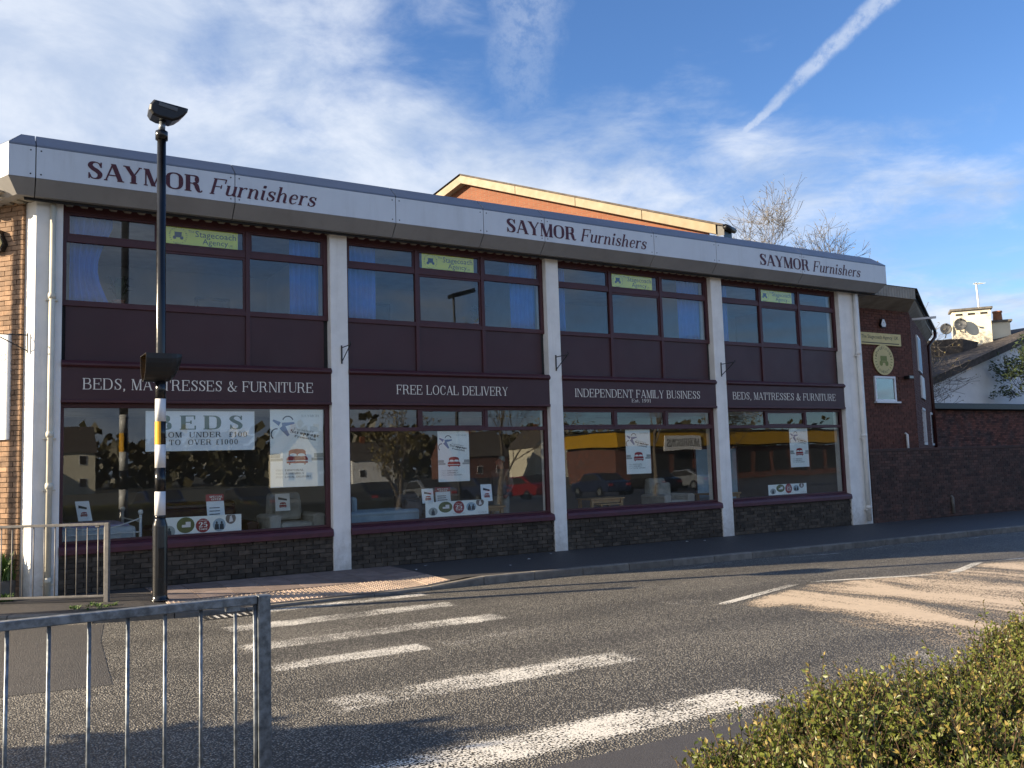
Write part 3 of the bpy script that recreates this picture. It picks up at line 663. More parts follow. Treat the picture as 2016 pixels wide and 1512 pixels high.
# plinths built block by block
blk=[]
for s in range(4):
    mb=MB(); L=.212; H=.063; D=.05
    j=lambda:rng.uniform(-.003,.003)
    mb.add([(x*L/2+j(),y*D/2+j()*1.3,z*H/2+j()) for z in(-1,1) for x,y in((-1,-1),(1,-1),(1,1),(-1,1))],[(0,3,2,1),(4,5,6,7),(0,1,5,4),(1,2,6,5),(2,3,7,6),(3,0,4,7)])
    blk.append(mb.mesh('plinth_block',M['plinth']))
count=0
for bi,(a,b) in enumerate(BAYS):
    zb=gz((a+b)/2)-.06
    pl=MB().box(a+.001,b-.001,.052,.24,zb-.1,.585).build('plinth',M['mortar'],shop)
    rest=MB(); z=zb+.032; row=0
    while z<.585:
        x=a+(.0 if row%2 else -.11)
        while x<b:
            x0,x1=max(x,a+.004),min(x+.214,b-.004)
            if x1-x0>.03:
                jy=rng.uniform(-.006,.008); hh=min(.0315,(.584-z))
                if hh>.012:
                    if count<300:
                        inst('plinth_block',blk[rng.randrange(4)],pl,((x0+x1)/2,.05+jy,z),scale=((x1-x0)/.212,1,1)); count+=1
                    else: rest.box(x0,x1,.025+jy,.075+jy,z-.0315,z+hh)
            x+=.225
        z+=.0735; row+=1
    if rest.v: rest.build('plinth_block',M['plinth_i'],pl,kind='stuff')
    # sill
    MB().prism([(a+.002,-.035,.585),(a+.002,-.035,.655),(a+.002,-.02,.70),(a+.002,.12,.735),(a+.002,.2,.735),(a+.002,.2,.585)],(b-a-.004,0,0)).build('sill',M['maroon_sill'],shop,bevel=.006)
for bi,(a,b) in enumerate(BAYS):
    w3=(b-a)/3; F0,F1=.12,.20; mar=M['maroon']
    # upper window
    up_=MB().box(a,b,F0,F1,5.74,5.86).box(a,b,F0,F1,4.30,4.385).box(a,a+.06,F0,F1,4.385,5.74).box(b-.075,b,F0,F1,4.385,5.74).build('window_frame',mar,shop,bevel=.006)
    for q in (1,2): MB().box(a+w3*q-.036,a+w3*q+.036,F0-.006,F1,3.46,5.739).build('mullion',mar,up_,bevel=.006)
    for q in range(3):
        l=a+(.06 if q==0 else w3*q+.036); r=b-.075 if q==2 else a+w3*(q+1)-.036
        MB().box(l,r,F0+.004,F1,5.285,5.38).build('transom',mar,up_,bevel=.005)
        for z0,z1 in ((4.385,5.285),(5.38,5.74)):
            if z0<5 and q==1 or z0>5:   # opening lights have a sash
                s=.036
                MB().box(l,r,F0+.02,F1-.01,z0,z0+s).box(l,r,F0+.02,F1-.01,z1-s,z1).box(l,l+s,F0+.02,F1-.01,z0+s,z1-s).box(r-s,r,F0+.02,F1-.01,z0+s,z1-s).build('sash',mar,up_)
            MB().box(l-.005,r+.005,.158,.164,z0-.005,z1+.005).build('pane',M['glass_up'],up_)
        MB().box(l,r,.15,.17,3.44,4.30).build('spandrel_panel',M['maroon_panel'],shop)
    MB().box(a,b,.175,.27,3.40,4.32).build('panel_backing',M['gap'],shop)
    # name board
    bd=MB().box(a+.001,b-.001,.012,.20,2.87,3.36).build('sign_board',M['maroon_panel'],shop)
    MB().prism([(a,-.045,3.385),(a,-.045,3.415),(a,.0,3.46),(a,.2,3.47),(a,.2,3.36),(a,-.015,3.36)],(b-a,0,0)).build('cornice',mar,bd,bevel=.004)
    MB().box(a,b,-.012,.20,2.825,2.87).build('board_moulding',mar,bd,bevel=.006)
    # shop window
    lo=MB().box(a,b,F0,F1,2.755,2.825).box(a,a+.055,F0,F1,.735,2.755).box(b-.075,b,F0,F1,.735,2.755).box(a+.055,b-.075,F0,F1,.735,.775).build('window_frame',mar,shop,bevel=.006)
    if bi==0:
        MB().box(a+.05,b-.07,.158,.166,.77,2.76).build('pane',M['glass'],lo)
    else:
        MB().box(a+.055,b-.075,F0-.004,F1,2.365,2.435).build('transom',mar,lo,bevel=.006)
        for q in (1,2): MB().box(a+w3*q-.035,a+w3*q+.035,F0,F1,2.436,2.754).build('mullion',mar,lo,bevel=.005)
        for q in range(3):
            l=a+(.055 if q==0 else w3*q+.035); r=b-.075 if q==2 else a+w3*(q+1)-.035
            s=.03
            if q==1 or bi==2: MB().box(l,r,F0+.015,F1-.01,2.436,2.436+s).box(l,r,F0+.015,F1-.01,2.754-s,2.754).box(l,l+s,F0+.015,F1-.01,2.436+s,2.754-s).box(r-s,r,F0+.015,F1-.01,2.436+s,2.754-s).build('sash',mar,lo)
            MB().box(l-.005,r+.005,.158,.164,2.43,2.76).build('pane',M['glass'],lo)
        MB().box(a+.05,b-.07,.158,.166,.77,2.37).build('pane',M['glass'],lo)
    txt=[('BEDS, MATTRESSES & FURNITURE',-3.88,-.32),('FREE LOCAL DELIVERY',1.22,3.56),('INDEPENDENT FAMILY BUSINESS',5.15,8.57),('BEDS, MATTRESSES & FURNITURE',9.57,13.13)][bi]
    letters(txt[0],REG,txt[1],txt[2],3.025,.17,.009,bd,M['letter_w'],track=.06)
    if bi==2: lettering('Est. 1991',REG,6.61,7.14,2.928,.075,.009,bd,M['letter_w'])
# left side wall, brick by brick where the photograph shows it
sw=MB().prism([LC+LV*.29+LN*(-.004),LC+LV*9.8+LN*(-.004),LC+LV*9.8-LN*.25,LC+LV*.29-LN*.25],(0,0,5.86)).build('side_wall',M['mortar_l'],shop)
bk=[]
for s in range(4):
    mb=MB(); mb.add([(x*.1075+rng.uniform(-.002,.002),y*.03+rng.uniform(-.003,.003),z*.0325+rng.uniform(-.0015,.0015)) for z in(-1,1) for x,y in((-1,-1),(1,-1),(1,1),(-1,1))],[(0,3,2,1),(4,5,6,7),(0,1,5,4),(1,2,6,5),(2,3,7,6),(3,0,4,7)])
    bk.append(mb.mesh('brick',M['brick_l']))
ang=math.atan2(-LV.y,-LV.x); rest=MB(); cnt=0; row=0; z=gz(-4.6)+.04
while z<5.84:
    s=.295+(.1125 if row%2 else 0)
    if row%2:
        pass
    while s<9.7:
        L=.215; s1=s+L
        c=LC+LV*(s+L/2)+LN*(.012+rng.uniform(-.003,.004)); c.z=z
        if s<.95 and cnt<300: inst('brick',bk[rng.randrange(4)],sw,c,ang); cnt+=1
        else: rest.obox(c,LV*(L/2),LN*.03,(0,0,.0325))
        s+=.225
    if row%2:
        c=LC+LV*(.295+.05)+LN*(.012+rng.uniform(-.003,.004)); c.z=z; rest.obox(c,LV*.05,LN*.03,(0,0,.0325))
    z+=.075; row+=1
rest.build('brick',M['brick_li'],sw,kind='stuff')
# interior shells
MB().box(-4.2,14.3,.3,8.8,-.05,.12).build('shop_floor',M['floor_in'],shop)
MB().box(-4.2,14.3,.28,8.8,2.95,3.05).build('ceiling',M['ceil_in'],shop)
MB().box(-6.9,14.6,8.8,9.0,-.1,6.25).build('rear_wall',M['wall_in'],shop)
MB().box(14.1,14.245,.40,8.8,-.1,5.86).build('end_wall',M['wall_in'],shop)
MB().box(-4.2,14.1,5.6,5.7,.12,2.95).build('partition',M['wall_in'],shop)
MB().box(-4.2,14.1,.28,8.8,3.85,3.95).build('office_floor',M['floor_in'],shop)
MB().box(-4.2,14.1,4.2,4.3,3.95,5.86).build('partition',M['wall_up'],shop)
for xx in (0.1,4.65,9.2): MB().box(xx,xx+.12,.42,4.2,3.95,5.86).build('partition',M['wall_up'],shop)
MB().box(-4.2,14.1,.42,8.8,5.87,5.93).build('ceiling',M['ceil_in'],shop)
# roof deck
MB().prism([(-4.75,-.3,6.22),(14.75,-.3,6.22),(14.75,8.95,6.22),(-8.4,8.95,6.22)],(0,0,.1)).build('roof_deck',M['roof'],shop)
# fascia: cap, white panel, sloped return, all in lengths with open joints
prof_cap=[(-.452,6.50),(-.452,6.525),(-.20,6.74),(-.10,6.74),(-.10,6.50)]
prof_w=[(-.45,6.035),(-.45,6.495),(-.40,6.495),(-.40,6.035)]
prof_low=[(-.452,6.03),(-.27,5.815),(-.14,5.815),(-.14,6.03)]
JX=[-4.57,-1.74,1.07,2.86,4.24,7.03,8.84,11.65]
XR=14.82
def seg_prism(prof,x0,x1,xa=None,xb=None):
    """length of fascia from x0 to x1; xa/xb give mitred ends as functions of the outward offset"""
    n=len(prof); A=[(xa(-y) if xa else x0,y,z) for y,z in prof]; B=[(xb(-y) if xb else x1,y,z) for y,z in prof]
    return MB().add(A+B,[tuple(range(n)),tuple(range(2*n-1,n-1,-1))]+[(i,n+i,n+(i+1)%n,(i+1)%n) for i in range(n)])
C0=Vector((-4.62,0,0))
def mitre(o):  # x of the corner between front line y=-o and the left wall line offset by o
    return C0.x-(o-o*.402)/.916+0.0
def endx(o): return XR-.45+o
segs=list(zip([None]+JX,JX+[None]))
panels=[]
for i,(a,b) in enumerate(segs):
    g_=.007
    xa=mitre if a is None else None; xb=endx if b is None else None
    x0=(a or 0)+g_; x1=(b or 0)-g_
    pn=seg_prism(prof_w,x0,x1,xa,xb).build('fascia_panel',M['panel'],shop); panels.append((x0,x1,pn))
    seg_prism(prof_cap,x0,x1,xa,xb).build('fascia_cap',M['cap'],shop)
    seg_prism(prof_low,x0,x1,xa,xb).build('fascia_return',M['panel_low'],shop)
    sc=MB()
    for sx in ((x0+.06) if a is not None else None,(x1-.06) if b is not None else None):
        if sx is None: continue
        for sz in (6.09,6.44): disc(MB(),(sx,-.4525,sz),.012,.012,0,8).build('screw_head',M['gap'],pn)
seg_prism([(-.395,6.0),(-.395,6.55),(-.16,6.68),(-.16,5.86),(-.26,5.86)],0,0,mitre,endx).build('fascia_core',M['gap'],shop)
# left and right returns of the fascia
def ret(prof,o0,s0,s1,base,dv,nv,parent,name,material):
    n=len(prof); A=[base+dv*s0+nv*(-y)+Vector((0,0,z)) for y,z in prof]; B=[base+dv*s1+nv*(-y)+Vector((0,0,z)) for y,z in prof]
    MB().add(A+B,[tuple(range(n-1,-1,-1)),tuple(range(n,2*n))]+[(i,(i+1)%n,n+(i+1)%n,n+i) for i in range(n)]).build(name,material,parent)
def left_start(y):
    o=-y; p=Vector((mitre(o),-o,0)); return (p-C0).dot(FV)
def ret_left(prof,name,material,s1,s0,base,dv,nv):
    n=len(prof); A=[base+dv*(left_start(y) if s0 is None else s0)+nv*(-y)+Vector((0,0,z)) for y,z in prof]; B=[base+dv*s1+nv*(-y)+Vector((0,0,z)) for y,z in prof]
    MB().add(A+B,[tuple(range(n-1,-1,-1)),tuple(range(n,2*n))]+[(i,(i+1)%n,n+(i+1)%n,n+i) for i in range(n)]).build(name,material,shop)
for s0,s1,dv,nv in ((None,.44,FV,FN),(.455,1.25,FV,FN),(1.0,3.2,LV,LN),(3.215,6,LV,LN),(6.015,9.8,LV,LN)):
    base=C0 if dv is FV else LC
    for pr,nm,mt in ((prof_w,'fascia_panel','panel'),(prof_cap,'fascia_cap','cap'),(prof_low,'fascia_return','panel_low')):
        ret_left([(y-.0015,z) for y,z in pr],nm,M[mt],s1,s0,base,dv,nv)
RN=Vector((1,0,0))
for pr,nm,mt in ((prof_w,'fascia_panel','panel'),(prof_cap,'fascia_cap','cap'),(prof_low,'fascia_return','panel_low')):
    n=len(pr); A=[(XR-.45-y+.0015,y,z) for y,z in pr]; B=[(XR-.45-y+.0015,8.9,z) for y,z in pr]
    MB().add([Vector(p) for p in A]+[Vector(p) for p in B],[tuple(range(n)),tuple(range(2*n-1,n-1,-1))]+[(i,n+i,n+(i+1)%n,(i+1)%n) for i in range(n)]).build(nm,M[mt],shop)
# soffit: backing and ribs
MB().box(-4.6,14.6,-.142,.42,5.868,5.9).build('soffit_board',M['soffit'],shop)
MB().box(-4.7,14.7,-.175,-.135,5.78,5.866).build('soffit_edge',M['gap'],shop)
rib=MB().prism([(-.075,-.135,.005),(.02,-.135,.005),(.055,-.135,-.045),(-.03,-.135,-.045)],(0,.262,0)).mesh('soffit_rib',M['soffit'])
x=-4.5
while x<14.3:
    inst('soffit_rib',rib,shop,(x,0,5.866)); x+=.205
s=.3
for q in range(44):
    c=LC+LV*(.12+.205*q)+LN*.19; c.z=5.845
    MB().obox(c,LV*.06,LN*.19,(0,0,.02)).build('soffit_rib',M['soffit'],shop)
Z_=Vector((0,0,5.868))
MB().prism([LC+LV*9.8+Z_,LC+LV*9.8+LN*.42+Z_,C0+FV*1.2+FN*.40+Z_,C0+FV*.06+FN*.40+Z_,C0+Vector((.05,.2,0))+Z_],(0,0,.03)).build('soffit_board',M['soffit'],shop)
# fascia lettering
for (a,b,c,d),(e,f_) in zip(((-3.9,-2.24,-2.14,-.41),(3.36,5.0,5.1,6.8),(10.2,11.9,12.01,13.77)),((6.13,0),(6.13,0),(6.12,0))):
    pn=min(panels,key=lambda p:abs((p[0]+p[1])/2-(a+b)/2) if p[0]>-4.5 else 99)[2]
    letters('SAYMOR',BOLD,a,b,e,.265,-.4545,pn,M['letter_m'],track=.03)
    letters('Furnishers',ITAL,c,d,e,.265,-.4545,pn,M['letter_m'],shear=.24,track=.03)
# iron sign brackets on the columns
for i,(x,lb) in enumerate(((.19,'black iron sign bracket on the column left of the local delivery board'),(4.70,'black iron sign bracket on the column between local delivery and family business boards'),(9.24,'black iron sign bracket on the column right of the family business board'))):
    t=thing('sign_bracket',(x,-.01,3.55),lb,'bracket','iron sign brackets')
    MB().box(x-.012,x+.012,-.016,-.001,3.54,3.86).build('back_plate',M['iron'],t)
    MB().tube([(x,-.012,3.82),(x,-.42,3.82)],.009,6).build('arm',M['iron'],t)
    MB().tube([(x,-.012,3.57),(x,-.40,3.81)],.009,6).build('strut',M['iron'],t)
    MB().tube([(x,-.42,3.82),(x,-.45,3.84),(x,-.44,3.87),(x,-.415,3.855)],.007,6).build('scroll',M['iron'],t)
    MB().tube([(x,-.36,3.82),(x,-.36,3.77)],.006,6).build('hook',M['iron'],t)
t=thing('sign_bracket',LC+LV*.2+Vector((0,0,3.7)),'black iron sign bracket on the lit corner column beside the brick wall','bracket','iron sign brackets')
p=Vector((-4.60,.10,0)); p2=p+Vector((-.42,0,0))
MB().obox(p+Vector((-.012,0,3.7)),(0,.012,0),(.008,0,0),(0,0,.15)).build('back_plate',M['iron'],t)
MB().tube([p+Vector((0,0,3.82)),p2+Vector((0,0,3.82))],.009,6).build('arm',M['iron'],t)
MB().tube([p+Vector((0,0,3.58)),p2+Vector((0,0,3.81))],.009,6).build('strut',M['iron'],t)
# white sign on the side wall
t=thing('wall_sign',LC+LV*.6+Vector((0,0,2.3)),'white wall sign with grey lettering on the sunlit brick side wall','sign')
o_=LC+LN*.05
MB().obox(o_+LV*1.43+Vector((0,0,3.085)),LV*.96,LN*.015,(0,0,.785)).build('board',M['bandw'],t)
lettering('ES',REG,-.80,-.54,3.46,.115,0,t,M['grey_print'],xd=-LV,org=LC+LN*.0675)
lettering('RS',REG,-.74,-.54,3.28,.06,0,t,M['grey_print'],xd=-LV,org=LC+LN*.0675)
def alarm(base,nv,dv,label,s=1.0):
    t=thing('alarm_box',base,label,'alarm box','burglar alarm boxes'); base=Vector(base)
    poly=[(-.10,-.16),(.10,-.16),(.17,-.06),(.06,.17),(-.06,.17),(-.17,-.06)]
    MB().prism([base+dv*(a*s)+Vector((0,0,b*s)) for a,b in poly],nv*(.085*s)).build('housing',M['black_matt'],t)
    MB().prism([base+nv*(.086*s)+dv*(a*s*.86)+Vector((0,0,b*s*.86)) for a,b in poly],nv*(.012*s)).build('cover',M['yellow_sign'] if s>.9 else M['bandw'],t)
    q=base+nv*(.0995*s)
    sans('A',-.03*s,.03*s,-.01*s,0,t,M['dark_print'],xd=dv,org=q)
alarm(LC+LV*.74+LN*.04+Vector((0,0,5.28)),LN,-LV,'yellow faced alarm box on the sunlit brick side wall')
# ---------------------------------------------------------------- things in the windows
YP=.150   # posters hang just inside the glass? kept behind the panes
YB=.172
def flat(mb,x0,x1,z0,z1,y,mi=0): return mb.add([(x0,y,z0),(x1,y,z0),(x1,y,z1),(x0,y,z1)],[(0,1,2,3)],mi)
BAN=[(-2.68,-1.54,'nearest the lamp post'),(1.86,2.97,'second, above the local delivery board'),(6.32,7.46,'third, above the independent family business board'),(10.80,11.93,'at the far right')]
for x0,x1,wh in BAN:
    z0,z1=5.395,5.735; y=YB+.004
    t=thing('yellow_banner',((x0+x1)/2,y,z0),'yellow agency banner in the upper windows, '+wh,'banner','yellow banners in the upper windows')
    MB().box(x0,x1,y,y+.004,z0,z1).build('sheet',M['yellow'],t)
    W=x1-x0; yy=y-.0015
    sans('Stagecoach',x0+W*.40,x0+W*.975,z0+.145,yy,t,M['dark_print'],hgt=.13)
    sans('Agency',x0+W*.50,x0+W*.86,z0+.035,yy,t,M['dark_print'],hgt=.12)
    sans('The',x0+W*.30,x0+W*.385,z0+.235,yy,t,M['olive_print']); sans('UK',x0+W*.87,x0+W*.93,z0+.06,yy,t,M['olive_print'])
    em=MB(); cx,cz=x0+W*.165,z0+.17
    for k_ in range(5):
        for sgn in (-1,1):
            a=R(-36+14*k_) ; d=Vector((sgn*math.cos(a),0,math.sin(a))); n=Vector((-d.z,0,d.x)); c=Vector((cx,yy,cz))
            p=c+d*.118; q=c+d*.145; em.add([p-n*.003,q-n*.003,q+n*.003,p+n*.003],[(0,1,2,3)])
    flat(em,cx-.055,cx+.055,cz-.01,cz+.05,yy); flat(em,cx-.07,cx+.075,cz-.03,cz-.01,yy-.0003); flat(em,cx-.06,cx+.06,cz+.05,cz+.06,yy-.0003)
    for ex in (-.055,.055): disc(em,(cx+ex,yy-.0006,cz-.035),.028,.028,0,14)
    em.build('coach_emblem',M['dark_print'],t)
    for word,a0,sg in (('STAGECOACH',168,-1),('AGENCY',-120,1)):
        n=len(word); 
        for k_,ch in enumerate(word):
            a=R(a0+sg*(k_*(150/(n-1)) if sg<0 else k_*(60/(n-1)))); r=.132
            px,pz_=cx+r*math.cos(a),cz+r*math.sin(a); ro=a-math.pi/2 if sg<0 else a+math.pi/2
            sans(ch,px-.009,px+.009,pz_-.010,yy,t,M['dark_print'],hgt=.022,name='emblem_letter',rot=0)
# the big bed sign
t=thing('bed_price_sign',(-2.1,YB,2.08),'large pale blue bed price sign hung behind the first shop window','sign')
x0,x1,z0,z1=-2.97,-1.28,2.08,2.715
MB().box(x0,x1,YB,YB+.006,z0,z1).build('board',M['paper_b'],t)
yy=YB-.002
fr=MB(); 
for a,b,c,d in ((x0,x1,z0,z0+.012),(x0,x1,z1-.012,z1),(x0,x0+.012,z0+.012,z1-.012),(x1-.012,x1,z0+.012,z1-.012)): fr.box(a,b,YB-.004,YB-.0005,c,d)
fr.build('edge_trim',M['paper'],t)
letters('BEDS',BOLD,-2.83,-1.47,2.42,.225,yy,t,M['teal_print'],track=.30)
lettering('FROM  UNDER  £100',MED,-2.83,-1.40,2.295,.085,yy,t,M['navy_print'],track=.12)
lettering('TO  OVER £1000',MED,-2.62,-1.55,2.175,.085,yy,t,M['navy_print'],track=.14)
def bed_icon(cx,cz,w,y,t):
    mb=MB(); s=w
    mb.add([(cx-.40*s,y,cz+.10*s),(cx+.40*s,y,cz+.10*s),(cx+.40*s,y,cz+.30*s),(cx+.28*s,y,cz+.38*s),(cx,y,cz+.41*s),(cx-.28*s,y,cz+.38*s),(cx-.40*s,y,cz+.30*s)],[(0,1,2,3,4,5,6)])
    mb.add([(cx-.5*s,y-.0004,cz-.12*s),(cx+.5*s,y-.0004,cz-.12*s),(cx+.5*s,y-.0004,cz-.03*s),(cx+.42*s,y-.0004,cz+.07*s),(cx-.42*s,y-.0004,cz+.07*s),(cx-.5*s,y-.0004,cz-.03*s)],[(0,1,2,3,4,5)])
    flat(mb,cx-.5*s,cx+.5*s,cz-.25*s,cz-.16*s,y-.0004)
    for e in (-.36,.36): flat(mb,cx+e*s-.03*s,cx+e*s+.03*s,cz-.32*s,cz-.25*s,y-.0004)
    mb.build('bed_picture',M['red_print'],t)
    mb=MB()
    for e in (-.19,.19): disc(mb,(cx+e*s,y-.0008,cz+.13*s),.17*s,.07*s,0,16)
    mb.build('pillow_picture',M['paper'],t)
def promo(x0,x1,z0,z1,label,lines=True):
    t=thing('promotion_poster',((x0+x1)/2,YB,z0),label,'poster','furniture promotion posters'); W=x1-x0; H=z1-z0
    MB().box(x0,x1,YB,YB+.003,z0,z1).build('sheet',M['paper'],t); y=YB-.002
    bed_icon(x0+W*.5,z0+H*.375,W*.40,y,t)
    mb=MB()
    for e in (-1,1):
        cx=x0+W*.5+e*W*.36; a,b=(x0+.004,cx+W*.09) if e<0 else (cx-W*.09,x1-.004)
        flat(mb,a,b,z0+H*.335,z0+H*.37,y); flat(mb,(a if e<0 else a+W*.05),(b-W*.05 if e<0 else b),z0+H*.375,z0+H*.43,y-.0003)
    mb.build('sofa_picture',M['grey_print'],t)
    mb=MB(); c=Vector((x0+W*.18,y,z0+H*.78))
    for (pa,pb,r) in (((.02,.02),(.17,.045),.02),((.02,.0),(.10,-.12),.03),((.0,.03),(-.08,.08),.02)):
        p=c+Vector((pa[0]*W*2,0,pa[1]*H)); q=c+Vector((pb[0]*W*1.6,-.0004,pb[1]*H)); n=Vector((-(q-p).z,0,(q-p).x)).normalized()*W*r
        mb.add([p-n*2,q-n*.8,q+n*.8,p+n*2],[(0,1,2,3)])
    mb.build('arm_picture',M['blue_print'],t)
    mb=MB()
    for cx_,cz_,r,a0,a1 in ((.33,.84,.10,160,20),(.12,.68,.10,80,230)):
        pts=[(cx_*W+r*W*math.cos(R(a0+(a1-a0)*i/8)),cz_*H+r*W*math.sin(R(a0+(a1-a0)*i/8)),W*.02) for i in range(9)]
        for q in ribbon(pts): mb.add([(x0+a,y-.0006,z0+b) for a,b in q],[(0,1,2,3)])
    mb.build('jaw_picture',M['navy_print'],t)
    ro=-.17
    lettering('Furniture',MED,x0+W*.44,x0+W*.82,z0+H*.735,H*.033,y,t,M['grey_print'],rot=ro)
    lettering('Scrappage',BOLD,x0+W*.37,x0+W*.93,z0+H*.70,H*.044,y-.0006,t,M['navy_print'],rot=ro)
    lettering('Promotion',BOLD,x0+W*.45,x0+W*.86,z0+H*.640,H*.032,y,t,M['navy_print'],rot=ro)
    lettering('SAYMOR',REG,x0+W*.58,x0+W*.93,z0+H*.90,H*.032,y,t,M['grey_print'])
    if lines:
        for k_,wd in enumerate(('DISPOSAL','ASSEMBLY','LOCAL DELIVERY')):
            zz=z0+H*(.205-.043*k_); e=.63 if k_<2 else .76
            lettering('FREE',REG,x0+W*.10,x0+W*.245,zz,H*.024,y,t,M['grey_print']); lettering(wd,MED,x0+W*.27,x0+W*e,zz,H*.024,y,t,M['navy_print'])
    return t
promo(-1.02,-.10,1.44,2.752,'large furniture promotion poster at the right end of the first shop window')
promo(2.10,2.76,1.42,2.36,'furniture promotion poster hanging in the middle of the second shop window')
promo(6.53,7.2,1.42,2.36,'furniture promotion poster hanging in the third shop window')
promo(11.55,12.2,1.42,2.36,'furniture promotion poster hanging in the fourth shop window')
def years(x0,x1,z0,z1,label,tilt=0):
    t=thing('anniversary_banner',((x0+x1)/2,YB,z0),label,'banner','anniversary banners along the window bottoms'); W=x1-x0; H=z1-z0; y=YB-.002
    MB().box(x0,x1,YB,YB+.003,z0,z1).build('sheet',M['paper'],t)
    cx=x0+W*.52
    disc(MB(),(cx,y,z0+H*.56),W*.088,W*.088,0,28).build('roundel',M['red_print'],t)
    lettering('25',BOLD,cx-W*.055,cx+W*.055,z0+H*.48,H*.24,y-.001,t,M['paper']); lettering('Years!',BOLD,cx-W*.052,cx+W*.052,z0+H*.355,H*.10,y-.001,t,M['paper'])
    lettering('Celebrating' if False else 'Celebrating',REG,cx-W*.058,cx+W*.058,z0+H*.77,H*.07,y-.001,t,M['paper'])
    lettering('1991 - 2016!',REG,cx-W*.09,cx+W*.09,z0+H*.10,H*.10,y,t,M['grey_print'])
    lettering('SAYMOR',REG,x0+W*.83,x0+W*.975,z0+H*.09,H*.1,y,t,M['grey_print'])
    for (px,pz_,rx,rz_,base,fg,shp) in ((.115,.36,.07,.27,'grey_print','navy_print','p'),(.31,.62,.108,.36,'green_print','bandw','v'),(.72,.55,.08,.30,'photo_sky','navy_print','pp'),(.865,.82,.065,.26,'fab_grey','bandw','x')):
        c=(x0+W*px,y,z0+H*pz_)
        ph=disc(MB(),c,W*rx,H*rz_*1.02,0,22,flat_top=z1-.004).build('round_photo',M[base],t)
        mb=MB(); yy=y-.0008
        if shp=='v': flat(mb,c[0]-W*.045,c[0]+W*.02,c[2]-H*.10,c[2]+H*.02,yy); flat(mb,c[0]+W*.0,c[0]+W*.06,c[2]-H*.10,c[2]+H*.15,yy-.0003)
        elif shp=='x': mb.add([(c[0]-W*.02,yy,c[2]-H*.18),(c[0]+W*.03,yy,c[2]-H*.14),(c[0]+W*.01,yy,c[2]+H*.14),(c[0]-W*.01,yy,c[2]+H*.1)],[(0,1,2,3)])
        else:
            for e in ((0,) if shp=='p' else (-.03,.032)):
                mb.add([(c[0]+W*(e-.028),yy,c[2]-H*.22),(c[0]+W*(e+.028),yy,c[2]-H*.22),(c[0]+W*(e+.022),yy,c[2]+H*.04),(c[0]+W*(e-.022),yy,c[2]+H*.04)],[(0,1,2,3)]); disc(mb,(c[0]+W*e,yy-.0003,c[2]+H*.10),W*.013,H*.07,0,10)
        mb.build('photo_subject',M[fg],ph)
years(-2.76,-1.50,.70,1.04,'anniversary banner with round photos low in the first shop window behind the lamp post')
years(1.82,3.14,.785,1.06,'anniversary banner with round photos low in the second shop window')
years(10.73,12.05,.785,1.03,'anniversary banner with round photos low in the fourth shop window')
def card(x0,x1,z0,z1,y,label,red=False,pic=False,lean=.0):
    t=thing('display_card',((x0+x1)/2,y,z0),label,'display card','small cards among the furniture')
    MB().add([(x0,y,z0),(x1,y,z0),(x1,y+.004,z0),(x0,y+.004,z0),(x0+lean,y+.04,z1),(x1+lean,y+.04,z1),(x1+lean,y+.044,z1),(x0+lean,y+.044,z1)],[(0,3,2,1),(4,5,6,7),(0,1,5,4),(1,2,6,5),(2,3,7,6),(3,0,4,7)]).build('sheet',M['paper_b'],t)
    W=x1-x0;H=z1-z0; yq=y+.018
    if red:
        MB().box(x0-.005+lean*.8,x1+.005+lean,y+.02,y+.038,z0+H*.72,z1+.012).build('red_heading',M['red_print'],t)
        lettering('SPECIAL',BOLD,x0+W*.12,x0+W*.88,z0+H*.87,H*.09,y+.0185,t,M['paper']); lettering('OFFER',BOLD,x0+W*.22,x0+W*.8,z0+H*.75,H*.09,y+.0185,t,M['paper'])
        for k_ in range(4): MB().box(x0+W*.12,x0+W*rng.uniform(.6,.9),y-.003+.0088*k_,y+.004+.0088*k_,z0+H*(.12+.14*k_),z0+H*(.12+.14*k_)+.012).build('handwriting',M['navy_print'],t)
    if pic:
        bed_icon((x0+x1)/2+lean*.4,z0+H*.32,W*.5,y+.002,t)
        mb=MB(); mb.add([(x0+W*.2+lean*.8,y+.022,z0+H*.66),(x0+W*.8+lean*.8,y+.022,z0+H*.58),(x0+W*.8+lean*.8,y+.024,z0+H*.68),(x0+W*.2+lean*.8,y+.024,z0+H*.8)],[(0,1,2,3)]); mb.build('print',M['navy_print'],t)
card(-3.83,-3.63,1.03,1.34,.9,'small promotion card propped on the white metal bed',pic=True,lean=-.05)
card(-1.98,-1.70,1.0,1.36,.42,'special offer card with red heading standing behind the first anniversary banner',red=True,lean=-.02)
card(-.72,-.46,1.02,1.32,.9,'small pale card on the cream armchair in the first window',pic=True)
card(1.92,2.16,1.03,1.3,.5,'small promotion card at the left above the second anniversary banner',pic=True)
card(2.3,2.62,1.03,1.3,.7,'special offer card with red heading in the second window',red=True)
card(3.03,3.27,1.02,1.34,.22,'white promotion card leaning at the right end of the second anniversary banner',pic=True)
